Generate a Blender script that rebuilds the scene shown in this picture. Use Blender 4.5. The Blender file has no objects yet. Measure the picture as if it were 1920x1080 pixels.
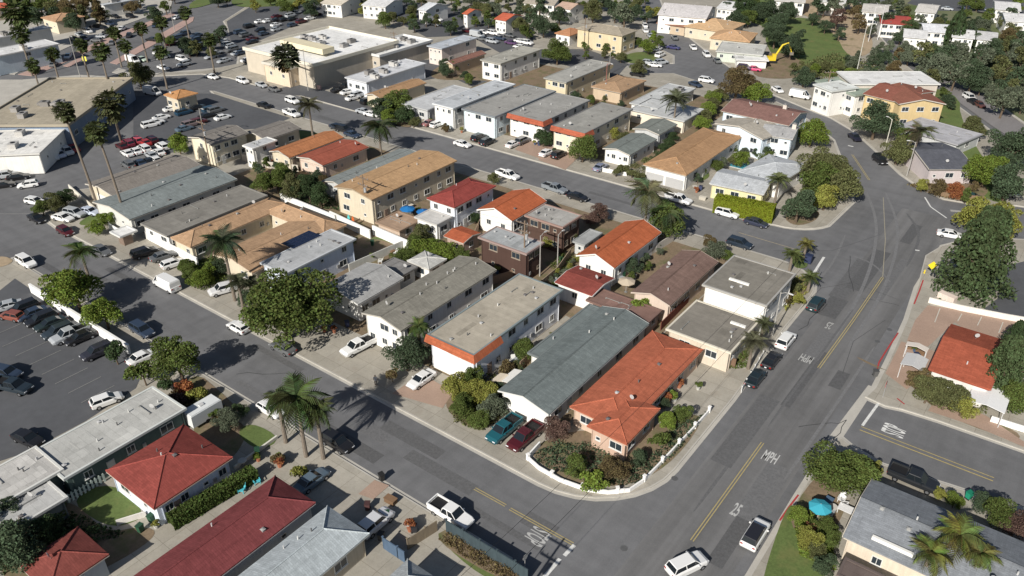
import bpy, bmesh, math, random
import numpy as np
from mathutils import Vector, Matrix
random.seed(11); rng = np.random.default_rng(5)
D = bpy.data; SC = bpy.context.scene; COL = SC.collection
PI = math.pi

# ---------------- camera, sky, sun, exposure ----------------
CAM_H, FOC, PITCH, HEAD = 70.0, 1500.0, 0.5366647, 0.6456824
cd = D.cameras.new('camera'); cam = D.objects.new('camera', cd); COL.objects.link(cam)
cd.sensor_width = 36; cd.lens = FOC / 1920 * 36; cd.clip_start = 1; cd.clip_end = 4000
cam.location = (0, 0, CAM_H); cam.rotation_euler = (PI/2 - PITCH, 0, HEAD); SC.camera = cam
SUN_EL, SUN_AZ = math.radians(33), math.radians(96)      # SUN_AZ: where shadows point, from +X
w = D.worlds.new('World'); SC.world = w; w.use_nodes = True
nt = w.node_tree; sky = nt.nodes.new('ShaderNodeTexSky'); sky.sky_type = 'NISHITA'; sky.sun_disc = False
sky.sun_elevation = SUN_EL; sky.sun_rotation = math.radians(174); sky.air_density = 1.0; sky.dust_density = 1.2
nt.links.new(sky.outputs[0], nt.nodes['Background'].inputs[0]); nt.nodes['Background'].inputs[1].default_value = 0.05
sl = D.lights.new('sun', 'SUN'); sl.energy = 4.8; sl.angle = math.radians(0.5); sl.color = (1, 0.95, 0.87)
so = D.objects.new('sun', sl); COL.objects.link(so)
sd = Vector((-math.cos(SUN_AZ)*math.cos(SUN_EL), -math.sin(SUN_AZ)*math.cos(SUN_EL), math.sin(SUN_EL)))
so.rotation_euler = sd.to_track_quat('Z', 'Y').to_euler(); so.location = (0, 0, 120)
SC.view_settings.view_transform = 'Standard'; SC.view_settings.look = 'None'
SC.view_settings.exposure = 0.28; SC.view_settings.gamma = 1; SC.view_settings.use_curve_mapping = False
SC.cycles.max_bounces = 6; SC.cycles.transparent_max_bounces = 6

# ---------------- survey helpers: photo pixel (1920x1080) <-> place ----------------
_ch, _sh, _cp, _sp = math.cos(HEAD), math.sin(HEAD), math.cos(PITCH), math.sin(PITCH)
def W(px, py, z=0.0):
    x, u = px - 960, 540 - py
    d = (x, FOC*_cp + u*_sp, -FOC*_sp + u*_cp); t = (z - CAM_H) / d[2]
    return ((d[0]*_ch - d[1]*_sh)*t, (d[0]*_sh + d[1]*_ch)*t)
def P(X, Y, z=0.0):
    q0, q1, q2 = X*_ch + Y*_sh, -X*_sh + Y*_ch, z - CAM_H
    F = q1*_cp - q2*_sp; U = q1*_sp + q2*_cp
    return (960 + FOC*q0/F, 540 - FOC*U/F)
def dist(X, Y): return math.sqrt(X*X + Y*Y + CAM_H*CAM_H)
def WL(pts, z=0.0): return [W(a, b, z) for a, b in pts]
def lin(c):
    return tuple((v/255/12.92 if v <= 10 else ((v/255+.055)/1.055)**2.4) for v in c)

# ---------------- materials ----------------
def new_mat(name, rough=0.9):
    m = D.materials.new(name); m.use_nodes = True; n = m.node_tree
    b = n.nodes['Principled BSDF']; b.inputs['Roughness'].default_value = rough
    b.inputs['Specular IOR Level'].default_value = 0.25
    return m, n, b
def N(n, t, **k):
    x = n.nodes.new(t)
    for a, v in k.items():
        if a.startswith('i_'): x.inputs[a[2:].replace('_', ' ')].default_value = v
        else: setattr(x, a, v)
    return x
def mathn(n, op, a, b):
    x = N(n, 'ShaderNodeMath', operation=op)
    for i, v in enumerate((a, b)):
        if isinstance(v, (int, float)): x.inputs[i].default_value = v
        else: n.links.new(v, x.inputs[i])
    return x.outputs[0]
def vary(n, tc, src, layers, lo=0.6, hi=1.5):
    """src colour times a sum of noises: layers = [(scale, amount, stretch)]"""
    tot = None
    for sc, am, st in layers:
        mp = N(n, 'ShaderNodeMapping'); mp.inputs['Scale'].default_value = st
        n.links.new(tc, mp.inputs[0])
        no = N(n, 'ShaderNodeTexNoise', i_Scale=sc, i_Detail=3.0, i_Roughness=0.6); n.links.new(mp.outputs[0], no.inputs['Vector'])
        v = mathn(n, 'MULTIPLY', mathn(n, 'SUBTRACT', no.outputs[0], 0.5), am*2.4)
        tot = v if tot is None else mathn(n, 'ADD', tot, v)
    f = mathn(n, 'MINIMUM', mathn(n, 'MAXIMUM', mathn(n, 'ADD', tot, 1.0), lo), hi)
    vm = N(n, 'ShaderNodeVectorMath', operation='SCALE')
    if isinstance(src, tuple): vm.inputs[0].default_value = src[:3]
    else: n.links.new(src, vm.inputs[0])
    n.links.new(f, vm.inputs['Scale'])
    return vm.outputs[0]
def surf(name, col, layers, rough=0.9, spec=0.25, bump=None, use_obj=False, tint=None):
    m, n, b = new_mat(name, rough); b.inputs['Specular IOR Level'].default_value = spec
    tc = N(n, 'ShaderNodeTexCoord').outputs['Object']
    if use_obj:
        oi = N(n, 'ShaderNodeObjectInfo'); src = oi.outputs['Color']
        ad = N(n, 'ShaderNodeVectorMath', operation='ADD'); n.links.new(tc, ad.inputs[0]); 
        sc = mathn(n, 'MULTIPLY', oi.outputs['Random'], 50.0); n.links.new(sc, ad.inputs[1]); tc = ad.outputs[0]
    else: src = col
    o = vary(n, tc, src, layers)
    if tint:      # second colour in patches
        no = N(n, 'ShaderNodeTexNoise', i_Scale=tint[1], i_Detail=4.0, i_Roughness=0.65); n.links.new(tc, no.inputs['Vector'])
        r = N(n, 'ShaderNodeValToRGB'); r.color_ramp.elements[0].position = tint[2]; r.color_ramp.elements[1].position = tint[3]
        n.links.new(no.outputs[0], r.inputs[0])
        mx = N(n, 'ShaderNodeMix', data_type='RGBA'); n.links.new(r.outputs[0], mx.inputs[0]); n.links.new(o, mx.inputs[6])
        mx.inputs[7].default_value = tint[0] + (1,); o = mx.outputs[2]
    n.links.new(o, b.inputs['Base Color'])
    if bump:
        no = N(n, 'ShaderNodeTexNoise', i_Scale=bump[0], i_Detail=2.0); n.links.new(tc, no.inputs['Vector'])
        bp = N(n, 'ShaderNodeBump', i_Strength=bump[1], i_Distance=0.1); n.links.new(no.outputs[0], bp.inputs['Height'])
        n.links.new(bp.outputs[0], b.inputs['Normal'])
    return m
I1 = (1, 1, 1)
M = {}
M['asphalt'] = surf('asphalt', (.142, .143, .148), [(.045, .28, I1), (.5, .16, I1), (6, .16, I1), (.6, .16, (1, .04, 1)), (.6, .14, (.04, 1, 1))], .85)
M['asphalt_lane'] = surf('asphalt_lane', (.143, .142, .143), [(.55, .42, (1, .025, 1)), (.05, .26, I1), (.8, .12, I1), (6, .14, I1)], .8)
M['asphalt_lot'] = surf('asphalt_lot', (.092, .095, .103), [(.06, .25, I1), (.8, .14, I1), (7, .12, I1)], .85)
M['concrete'] = surf('concrete', (.335, .312, .268), [(.07, .26, I1), (.7, .18, I1), (5, .14, I1)], .9, tint=((.26, .23, .19), .35, .56, .78))
def _joints(m, w_, h_):
    n = m.node_tree; b = n.nodes['Principled BSDF']; src = b.inputs['Base Color'].links[0].from_socket
    tc = N(n, 'ShaderNodeTexCoord').outputs['Object']; br = N(n, 'ShaderNodeTexBrick', offset=0.0, i_Scale=1.0, i_Mortar_Size=.025, i_Brick_Width=w_, i_Row_Height=h_)
    br.inputs['Color1'].default_value = (1.06,1.06,1.06,1); br.inputs['Color2'].default_value = (.90,.90,.89,1); br.inputs['Mortar'].default_value = (.62,.60,.57,1)
    n.links.new(tc, br.inputs[0]); mx = N(n, 'ShaderNodeMix', data_type='RGBA', blend_type='MULTIPLY'); mx.inputs[0].default_value = 1
    n.links.new(src, mx.inputs[6]); n.links.new(br.outputs[0], mx.inputs[7]); n.links.new(mx.outputs[2], b.inputs['Base Color'])
_joints(M['concrete'], 3.1, 2.9)
M['kerb'] = surf('kerb', (.42, .40, .36), [(.3, .2, I1), (4, .1, I1)])
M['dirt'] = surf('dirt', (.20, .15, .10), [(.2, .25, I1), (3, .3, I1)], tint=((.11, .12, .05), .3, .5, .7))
M['lawn'] = surf('lawn', (.105, .145, .045), [(.2, .25, I1), (4, .35, I1)], tint=((.16, .16, .06), .25, .5, .75))
M['brick_paving'] = surf('brick_paving', (.35, .25, .195), [(.3, .15, I1), (5, .2, I1)])
M['pink_paving'] = surf('pink_paving', (.40, .28, .245), [(.1, .15, I1), (4, .15, I1)])
M['terrain'] = surf('terrain', (.20, .19, .13), [(.02, .25, I1), (.3, .3, I1)], tint=((.09, .12, .04), .03, .4, .6))
M['dry'] = surf('dry_grass', (.36, .28, .19), [(.05, .2, I1), (1, .25, I1)], tint=((.14, .13, .06), .12, .55, .7))
M['rail'] = surf('track_bed', (.20, .19, .19), [(.3, .2, (1, .1, 1)), (4, .2, I1)])
M['shingle'] = surf('roof_shingle', None, [(.15, .20, I1), (1.1, .20, I1), (9, .26, I1), (1.2, .16, (2.5, .15, 1))], .95, .1, use_obj=True)
M['gravel'] = surf('roof_gravel', None, [(.12, .24, I1), (.9, .22, I1), (10, .24, I1)], .95, .1, use_obj=True)
M['stucco'] = surf('stucco', None, [(.4, .12, I1), (6, .07, I1), (2.0, .14, (2, 2, .15))], .9, .15, use_obj=True)
M['trim'] = surf('painted_trim', None, [(3, .06, I1)], .6, .3, use_obj=True)
M['metal'] = surf('weathered_metal', None, [(3, .2, I1)], .45, .5, use_obj=True)
M['wood'] = surf('weathered_wood', None, [(3, .25, (1, 1, .2))], .9, .1, use_obj=True)
M['paintline'] = surf('road_paint', None, [(3, .30, I1), (9, .2, I1)], .7, use_obj=True)
M['bark'] = surf('bark', None, [(4, .3, I1)], .95, .1, use_obj=True)
def _joint2(m, w_, h_, lo, hi, mo, ms):
    n = m.node_tree; b = n.nodes['Principled BSDF']; src = b.inputs['Base Color'].links[0].from_socket
    tc = N(n, 'ShaderNodeTexCoord').outputs['Object']; br = N(n, 'ShaderNodeTexBrick', offset=0.5, i_Scale=1.0, i_Mortar_Size=ms, i_Brick_Width=w_, i_Row_Height=h_)
    br.inputs['Color1'].default_value = (hi,hi,hi,1); br.inputs['Color2'].default_value = (lo,lo,lo,1); br.inputs['Mortar'].default_value = (mo,mo,mo,1)
    n.links.new(tc, br.inputs[0]); mx = N(n, 'ShaderNodeMix', data_type='RGBA', blend_type='MULTIPLY'); mx.inputs[0].default_value = 1
    n.links.new(src, mx.inputs[6]); n.links.new(br.outputs[0], mx.inputs[7]); n.links.new(mx.outputs[2], b.inputs['Base Color'])
_joint2(M['shingle'], .9, .24, .88, 1.10, .80, .02)
_joint2(M['gravel'], 11, 1.0, .96, 1.05, .84, .03)
def _car():
    m, n, b = new_mat('car_paint', .28); b.inputs['Specular IOR Level'].default_value = .5
    oi = N(n, 'ShaderNodeObjectInfo'); n.links.new(oi.outputs['Color'], b.inputs['Base Color'])
    b.inputs['Coat Weight'].default_value = .5; return m
M['car'] = _car()
def _plain(name, c, r, s=.5, metal=0):
    m, n, b = new_mat(name, r); b.inputs['Base Color'].default_value = c + (1,); b.inputs['Specular IOR Level'].default_value = s
    b.inputs['Metallic'].default_value = metal; return m
M['glass'] = _plain('dark_glass', (.012, .016, .02), .12, .6)
M['winglass'] = _plain('window_glass', (.03, .04, .05), .15, .7)
M['rubber'] = _plain('tyre_rubber', (.012, .012, .013), .8, .2)
M['rim'] = _plain('wheel_rim', (.45, .46, .48), .35, .5, .8)
M['lampglass'] = _plain('headlight_lens', (.7, .72, .75), .15)
M['redlens'] = _plain('taillight_lens', (.3, .015, .012), .25)
M['black'] = _plain('black_plastic', (.015, .015, .016), .6, .3)
def _solar():
    m, n, b = new_mat('solar_glass', .2); tc = N(n, 'ShaderNodeTexCoord').outputs['Object']
    br = N(n, 'ShaderNodeTexBrick', offset=0.0, i_Scale=1.0, i_Mortar_Size=.012, i_Brick_Width=.16, i_Row_Height=.16)
    br.inputs['Color1'].default_value = (.008, .014, .04, 1); br.inputs['Color2'].default_value = (.01, .018, .05, 1); br.inputs['Mortar'].default_value = (.03, .04, .07, 1)
    n.links.new(tc, br.inputs[0]); n.links.new(br.outputs[0], b.inputs['Base Color']); return m
M['solar'] = _solar()
def _leaf(name, trans=.25):
    m, n, b = new_mat(name, .75); b.inputs['Specular IOR Level'].default_value = .15
    oi = N(n, 'ShaderNodeObjectInfo'); geo = N(n, 'ShaderNodeNewGeometry')
    tc = N(n, 'ShaderNodeTexCoord').outputs['Object']
    v = vary(n, tc, oi.outputs['Color'], [(2.6, .35, I1)], .55, 1.6)
    hs = N(n, 'ShaderNodeHueSaturation'); n.links.new(v, hs.inputs['Color'])
    n.links.new(mathn(n, 'ADD', mathn(n, 'MULTIPLY', geo.outputs['Random Per Island'], .05), .475), hs.inputs['Hue'])
    n.links.new(mathn(n, 'ADD', mathn(n, 'MULTIPLY', geo.outputs['Random Per Island'], .9), .5), hs.inputs['Value'])
    n.links.new(hs.outputs[0], b.inputs['Base Color'])
    tr = N(n, 'ShaderNodeBsdfTranslucent'); n.links.new(hs.outputs[0], tr.inputs[0])
    mx = N(n, 'ShaderNodeMixShader'); mx.inputs[0].default_value = trans
    n.links.new(b.outputs[0], mx.inputs[1]); n.links.new(tr.outputs[0], mx.inputs[2])
    n.links.new(mx.outputs[0], n.nodes['Material Output'].inputs[0]); return m
M['leaf'] = _leaf('leaf')

# ---------------- mesh helpers ----------------
class MB:
    def __init__(s): s.v = []; s.f = []
    def add(s, vs, fs):
        o = len(s.v); s.v += [tuple(a) for a in vs]; s.f += [tuple(i+o for i in f) for f in fs]; return s
    def box(s, x0, x1, y0, y1, z0, z1):
        return s.add([(x0,y0,z0),(x1,y0,z0),(x1,y1,z0),(x0,y1,z0),(x0,y0,z1),(x1,y0,z1),(x1,y1,z1),(x0,y1,z1)],
                     [(0,3,2,1),(4,5,6,7),(0,1,5,4),(1,2,6,5),(2,3,7,6),(3,0,4,7)])
    def prism(s, poly, z0, z1):
        n = len(poly)
        return s.add([(x,y,z0) for x,y in poly]+[(x,y,z1) for x,y in poly],
                     [tuple(range(n-1,-1,-1)), tuple(range(n,2*n))]+[(i,(i+1)%n,(i+1)%n+n,i+n) for i in range(n)])
    def extr(s, prof, a0, a1, axis):      # profile (u,z) swept along axis x or y
        n = len(prof)
        f = (lambda u,z,a:(u,a,z)) if axis == 'y' else (lambda u,z,a:(a,u,z))
        return s.add([f(u,z,a0) for u,z in prof]+[f(u,z,a1) for u,z in prof],
                     [tuple(range(n)), tuple(range(2*n-1,n-1,-1))]+[(i,i+n,(i+1)%n+n,(i+1)%n) for i in range(n)])
    def tube(s, pts, rad, k=6, cap=True):
        pts = [Vector(p) for p in pts]; o = len(s.v); n = len(pts)
        if not hasattr(rad, '__len__'): rad = [rad]*n
        for i, p in enumerate(pts):
            t = (pts[min(i+1,n-1)] - pts[max(i-1,0)]).normalized()
            a = t.cross(Vector((0,0,1)) if abs(t.z) < .9 else Vector((1,0,0))).normalized(); b = t.cross(a)
            for j in range(k):
                q = p + (a*math.cos(2*PI*j/k) + b*math.sin(2*PI*j/k))*rad[i]; s.v.append(tuple(q))
        for i in range(n-1):
            for j in range(k): s.f.append((o+i*k+j, o+i*k+(j+1)%k, o+(i+1)*k+(j+1)%k, o+(i+1)*k+j))
        if cap: s.f.append(tuple(o+j for j in range(k))); s.f.append(tuple(o+(n-1)*k+j for j in range(k-1,-1,-1)))
        return s
    def loops(s, loops, cap=True):
        o = len(s.v); k = len(loops[0])
        for l in loops: s.v += [tuple(q) for q in l]
        for i in range(len(loops)-1):
            for j in range(k): s.f.append((o+i*k+j, o+i*k+(j+1)%k, o+(i+1)*k+(j+1)%k, o+(i+1)*k+j))
        if cap: s.f.append(tuple(o+j for j in range(k-1,-1,-1))); s.f.append(tuple(o+(len(loops)-1)*k+j for j in range(k)))
        return s
    def mesh(s, name, mat, smooth=False, fix=True):
        me = D.meshes.new(name); me.from_pydata(s.v, [], s.f)
        if fix:
            bm = bmesh.new(); bm.from_mesh(me); bmesh.ops.recalc_face_normals(bm, faces=bm.faces); bm.to_mesh(me); bm.free()
        if smooth: me.shade_smooth()
        me.materials.append(M[mat] if isinstance(mat, str) else mat); return me
def link(name, me, parent=None, loc=(0,0,0), rz=0, col=None, scale=None):
    o = D.objects.new(name, me); COL.objects.link(o); o.location = loc
    if rz: o.rotation_euler = (0,0,rz)
    if parent: o.parent = parent
    if col: o.color = (col[0], col[1], col[2], 1)
    if scale is not None: o.scale = scale if hasattr(scale, '__len__') else (scale,)*3
    return o
TOPS = []
def tag(o, label, cat, group=None, kind=None):
    o['label'] = label; o['category'] = cat
    if group: o['group'] = group
    if kind: o['kind'] = kind
    TOPS.append(o); return o
def empty(name, loc, rz=0):
    o = D.objects.new(name, None); COL.objects.link(o); o.location = loc; o.rotation_euler = (0,0,rz); o.empty_display_size = .5; return o
def struct(name, mb, mat, col=None):
    o = link(name, mb.mesh(name, mat) if isinstance(mb, MB) else mb, col=col); o['kind'] = 'structure'; return o
_ms = {}
def shared(key, fn):
    if key not in _ms: _ms[key] = fn()
    return _ms[key]
def sheet(name, pts, z, mat, world=False, col=None):
    p = pts if world else WL(pts, z)
    m = MB(); m.v = [(x, y, z) for x, y in p]; m.f = [tuple(range(len(p)))]
    me = m.mesh(name, mat, fix=False)
    if me.polygons[0].normal.z < 0: me.flip_normals()
    bm = bmesh.new(); bm.from_mesh(me); bmesh.ops.triangulate(bm, faces=bm.faces); bm.to_mesh(me); bm.free()
    o = link(name, me, col=col); o['kind'] = 'structure'; return o
# ================= the ground, roads, pavements =================
ZB = 0.13
def arc(cx, cy, r, a0, a1, n=8): return [(cx+r*math.cos(math.radians(a0+(a1-a0)*i/n)), cy+r*math.sin(math.radians(a0+(a1-a0)*i/n))) for i in range(n+1)]
def smooth(p, k=2):
    for _ in range(k):
        q = []
        for i in range(len(p)):
            a, b = p[i], p[(i+1) % len(p)]; q += [(a[0]*.75+b[0]*.25, a[1]*.75+b[1]*.25), (a[0]*.25+b[0]*.75, a[1]*.25+b[1]*.75)]
        p = q
    return p
def osmooth(p, k=3):      # open line
    for _ in range(k):
        q = [p[0]]
        for a, b in zip(p[:-1], p[1:]): q += [(a[0]*.75+b[0]*.25, a[1]*.75+b[1]*.25), (a[0]*.25+b[0]*.75, a[1]*.25+b[1]*.75)]
        p = q + [p[-1]]
    return p
def offs(p, d):
    n = len(p); A = sum(p[i][0]*p[(i+1)%n][1]-p[(i+1)%n][0]*p[i][1] for i in range(n)); s = 1 if A > 0 else -1; o = []
    for i in range(n):
        a, b, c = Vector(p[i-1]), Vector(p[i]), Vector(p[(i+1)%n]); e1 = (b-a); e2 = (c-b)
        if e1.length < 1e-6 or e2.length < 1e-6: o.append(tuple(b)); continue
        e1.normalize(); e2.normalize(); n1 = Vector((e1.y, -e1.x)); n2 = Vector((e2.y, -e2.x)); m = (n1+n2)
        if m.length < .3: m = n1
        m.normalize(); k = 1/max(.5, m.dot(n1)); q = b + m*d*s*k; o.append((q.x, q.y))
    return o
def block(poly, kerb=True, mat='concrete'):
    m = MB(); m.prism(poly, -.3, ZB); me = m.mesh('pavement', mat)
    bm = bmesh.new(); bm.from_mesh(me); bmesh.ops.triangulate(bm, faces=[f for f in bm.faces if len(f.verts) > 4]); bm.to_mesh(me); bm.free()
    struct('pavement', me, mat)
    if kerb:
        o1 = offs(poly, .02); o2 = offs(poly, -.18); o3 = offs(poly, .5); n = len(poly); k = MB()
        for i in range(n):
            j = (i+1) % n; k.add([(*o1[i], -.2), (*o1[j], -.2), (*o1[j], ZB+.006), (*o1[i], ZB+.006), (*o2[j], ZB+.006), (*o2[i], ZB+.006), (*o3[i], .004), (*o3[j], .004), (*o1[i], .006), (*o1[j], .006)],
                                 [(0, 1, 2, 3), (3, 2, 4, 5), (6, 7, 9, 8)])
        struct('kerb', k.mesh('kerb', 'kerb'), 'kerb')
g = MB(); g.v = [(-3000, -800, -.35), (2500, -800, -.35), (2500, 3500, -.35), (-3000, 3500, -.35)]; g.f = [(0, 1, 2, 3)]
struct('ground', g, 'terrain')
sheet('road', [(-560, -40), (60, -40), (60, 330), (-40, 620), (-560, 620)], 0, 'asphalt', True)

# centre block
BC = WL([(112,431),(72,402),(120,360),(185,352),(325,286),(345,250),(425,225),(420,196),(396,171)]) 
BC = BC + [(-208,131.1),(-45,131.1)] + arc(-38,122.1,9,90,0)[0:] + [(-29,110),(-28.2,88)] + arc(-40.2,70.9,12,0,-90) + [(-150,58.9)]
block(BC)
# south of the long street
BA = [(-215,-30),(-215,20)] + WL([(-60,470),(0,492)]) + [(-150,47.5),(-36,47.5)] + arc(-37,41.5,6,90,0) + [(-31,-30)]
block(BA)
# north side
BN = WL([(292,143),(378,139),(430,146),(482,161)]) + [(-205,143.5),(-190,143.5),(-48,143.5)] + arc(-44,153.5,9,-90,-20,6) + WL([(1600,378),(1590,335),(1562,262),(1520,228),(1470,198),(1430,180),(1400,170),(1352,164),(1318,156),(1262,138),(1215,138),(1178,128),(1170,118),(1262,119),(1262,104),(1236,92),(1214,62),(1200,30),(1190,2),(1180,-30),(800,-40),(620,-12),(470,8),(420,40),(450,95),(446,120),(380,134),(300,137)])
block(BN)
# east side of the junction, up the hill
BE2 = WL([(1905,386),(1830,384),(1770,374),(1725,352),(1690,328),(1650,290),(1604,248),(1560,222),(1510,203),(1455,180),(1400,150),(1372,128),(1330,100),(1290,68),(1250,30),(1228,-30),(1560,-35),(1600,20),(1650,70),(1700,125),(1790,195),(1850,240),(1920,290),(2000,340),(2000,400)])
block(BE2)
BE = WL([(1622,745),(1640,728),(1668,672),(1700,600),(1722,530),(1735,480),(1765,462),(1830,446),(1960,452),(2100,500),(2200,1000),(1920,846),(1760,790),(1690,768),(1660,762)])
block(BE)
BS = [(-14.3,30)] + WL([(1490,940),(1560,828),(1578,822),(1600,840),(1655,872),(1760,905),(1925,958),(2100,1010),(2100,1500),(1500,1500)])
block(BS)
# bank of trees and white houses at the upper right
BR = WL([(1640,-40),(1690,38),(1735,85),(1800,140),(1870,196),(1930,240),(2100,300),(2300,-40)]); block(BR, mat='terrain')
# boulevard edges and corner lots, upper left
for nm, pts, mt in [('pavement', [(34,140),(62,143),(112,122),(186,88),(292,44),(330,28),(322,24),(286,38),(180,80),(104,114)], 'pink_paving'),
                    ('pavement', [(206,118),(220,121),(300,78),(362,40),(364,32),(352,34),(294,68)], 'pink_paving'),
                    ('pavement', [(222,128),(270,140),(446,124),(446,134),(380,137),(300,143),(250,146),(210,136)], 'kerb'),
                    ('pavement', [(118,124),(130,126),(160,110),(150,108)], 'pink_paving')]:
    m = MB(); m.prism(WL(pts), -.2, ZB-.02); struct(nm, m, mt)
m = MB(); m.prism(WL([(-60,240),(-20,150),(40,150),(150,141),(250,146),(246,170),(120,252),(90,300),(0,305),(-60,320)]), -.2, ZB); struct('pavement', m, 'kerb')
m = MB(); m.prism(WL([(-60,132),(28,140),(60,120),(160,74),(270,34),(318,22),(330,-20),(-60,-40)]), -.2, ZB); struct('pavement', m, 'kerb')

ZS = [ZB + .008]
def patch(name, mat, pts, col=None):
    if name in ('lawn','planting_bed','hillside','yard'): pts = smooth(pts)
    ZS[0] += .0006; return sheet(name, pts, ZS[0], mat, col=col)
# car parks
patch('car_park', 'asphalt_lot', [(-20,560),(28,522),(62,545),(168,612),(246,664),(262,712),(255,728),(160,790),(50,848),(-10,868),(-80,900),(-200,700)])
patch('car_park', 'asphalt_lot', [(446,98),(486,62),(540,30),(640,8),(800,14),(820,44),(640,28),(588,32),(455,90),(456,104)])
patch('car_park', 'asphalt_lot', [(425,40),(470,12),(640,-4),(820,8),(1000,58),(1000,86),(880,60),(820,46),(640,28),(588,32),(455,90),(440,110)])
patch('car_park', 'asphalt_lot', [(500,172),(560,156),(640,178),(700,200),(760,228),(748,232),(640,200),(570,180)])
patch('car_park', 'asphalt_lot', [(800,70),(890,66),(990,96),(1000,86),(860,40),(760,14),(700,18)])
patch('road', 'asphalt_lot', [(1760,20),(1700,6),(1740,-20),(1980,-20),(1980,34),(1860,22)])
patch('road', 'asphalt_lot', [(1880,60),(1960,52),(1960,110),(1900,100)])
patch('car_park', 'asphalt_lot', [(1880,500),(1960,480),(2000,640),(1830,590),(1870,560)])
patch('paving', 'concrete', [(1510,960),(1560,925),(1600,940),(1585,1000),(1560,1010),(1530,990)])
patch('car_park', 'brick_paving', [(1740,572),(1990,610),(1990,700),(1900,680),(1790,604),(1740,650),(1700,640),(1716,600)])
patch('path', 'concrete', [(1600,-10),(1640,20),(1640,10),(1622,-10)])
# track road on the right
patch('road', 'rail', [(1596,0),(1640,0),(1740,92),(1800,142),(1880,206),(1960,262),(1960,300),(1860,236),(1790,186),(1716,124),(1660,66)])
patch('kerb', 'kerb', [(1800,139),(1878,204),(1960,260),(1960,256),(1880,200),(1804,136)])
patch('kerb', 'kerb', [(1640,2),(1744,92),(1748,90),(1646,0)])
patch('car_park', 'asphalt_lot', [(398,175),(470,198),(545,221),(500,240),(430,245),(350,262),(325,286),(250,290),(250,180)])
patch('yard', 'concrete', [(740,385),(800,370),(860,400),(800,440)])
patch('yard', 'dirt', [(960,215),(1040,170),(1110,160),(1110,190),(1190,205),(1180,235),(1120,250),(1060,190)])
patch('car_park', 'asphalt_lot', [(700,118),(830,110),(1010,160),(1060,188),(960,196),(840,142),(740,162),(640,164)])
patch('car_park', 'asphalt_lot', [(890,72),(1010,92),(1100,92),(1178,120),(1150,152),(1060,122),(960,112)])
patch('yard', 'dirt', [(820,120),(900,118),(1010,150),(980,156),(900,150),(800,150)])
patch('yard', 'dirt', [(1030,500),(1060,470),(1130,480),(1060,530),(1090,560),(1180,600),(1250,600),(1190,630),(1060,600),(1010,540)])
patch('yard', 'dirt', [(850,510),(900,470),(1010,500),(1000,540),(960,520),(900,500)])
patch('yard', 'dirt', [(0,1000),(30,965),(120,940),(150,950),(200,1000),(270,985),(300,1000),(230,1050),(120,1100),(0,1100)])
patch('yard', 'dirt', [(345,800),(420,780),(470,800),(440,860),(420,850)])
patch('yard', 'asphalt_lot', [(88,915),(122,885),(165,905),(120,945)])
patch('yard', 'dirt', [(590,400),(640,415),(700,440),(770,470),(740,500),(690,470),(600,430)])
for gap_shade in ([(-150,67.5),(-58.5,68.5),(-58.5,127),(-150,127)], [(-57.5,68.5),(-43.6,68.5),(-43.6,126),(-57.5,126)], [(-43.4,93.4),(-32,93.4),(-32,126),(-43.4,126)], [(-150,153),(-80,153),(-80,212),(-150,212)]):
    ZS[0] += .0006; sheet('yard', gap_shade, ZS[0], 'dirt', True)  # dark dirt tone laid over block interiors, painting in shade between houses
# lawns, beds, driveways
LAWN = [[(1172,118),(1166,106),(1190,97),(1225,98),(1240,112),(1218,119)],[(440,812),(470,790),(530,822),(486,848)],[(130,935),(210,900),(280,965),(222,990),(175,975)],
 [(1430,1080),(1470,960),(1490,940),(1550,1010),(1560,1090),(1430,1120)],[(1430,60),(1490,26),(1560,50),(1600,110),(1600,140),(1520,145),(1470,125),(1444,100)],[(1350,0),(1450,-10),(1500,20),(1470,60),(1400,40)],
 [(140,420),(185,395),(210,408),(170,424)],[(1045,890),(1080,870),(1130,880),(1150,915),(1090,905)],[(530,255),(560,240),(640,262),(610,268)],[(400,485),(450,462),(480,475),(420,505)],[(345,500),(400,478),(440,500),(430,520),(380,540)],
 [(660,470),(690,440),(770,455),(750,480),(700,520)],[(480,15),(640,0),(640,-10),(440,-10),(430,10)],[(350,20),(420,0),(420,-15),(360,0)],[(1540,1010),(1560,900),(1600,870),(1560,860),(1500,930)],[(820,1010),(850,990),(960,1060),(960,1100),(900,1080)],
 [(1480,480),(1500,470),(1520,500),(1490,505)],[(1265,330),(1300,310),(1330,320),(1330,336),(1290,345)],[(1640,150),(1800,170),(1800,230),(1900,380),(1860,380),(1780,330),(1700,250),(1640,160)]]
for p in LAWN: patch('lawn', 'lawn', p)
DIRT = [[(990,850),(1010,830),(1100,800),(1160,830),(1240,790),(1330,770),(1270,860),(1190,910),(1110,912),(1050,895)],[(845,720),(900,700),(960,760),(905,815),(830,770)],[(1460,560),(1480,520),(1520,520),(1520,545),(1470,580)],
 [(1590,660),(1640,690),(1700,700),(1740,760),(1900,800),(1920,830),(1820,800),(1740,760),(1705,715)],[(490,330),(520,310),(640,340),(640,380),(520,370)],[(620,470),(700,510),(770,470),(690,440)],
 [(1370,680),(1400,620),(1430,610),(1400,680)],[(310,780),(360,690),(420,740),(450,770),(400,790)],[(1400,140),(1440,92),(1500,110),(1530,140),(1460,150)],[(1050,130),(1130,110),(1160,125),(1100,150)],
 [(805,1010),(850,985),(980,1075),(960,1100)],[(1465,405),(1500,385),(1540,395),(1530,415),(1490,425)],[(1720,340),(1760,310),(1860,350),(1840,375),(1760,362)],[(1490,940),(1560,860),(1600,880),(1570,1010),(1480,1000)],[(735,215),(765,222),(775,240),(740,235)]]
for p in DIRT: patch('planting_bed', 'dirt', p)
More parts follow.
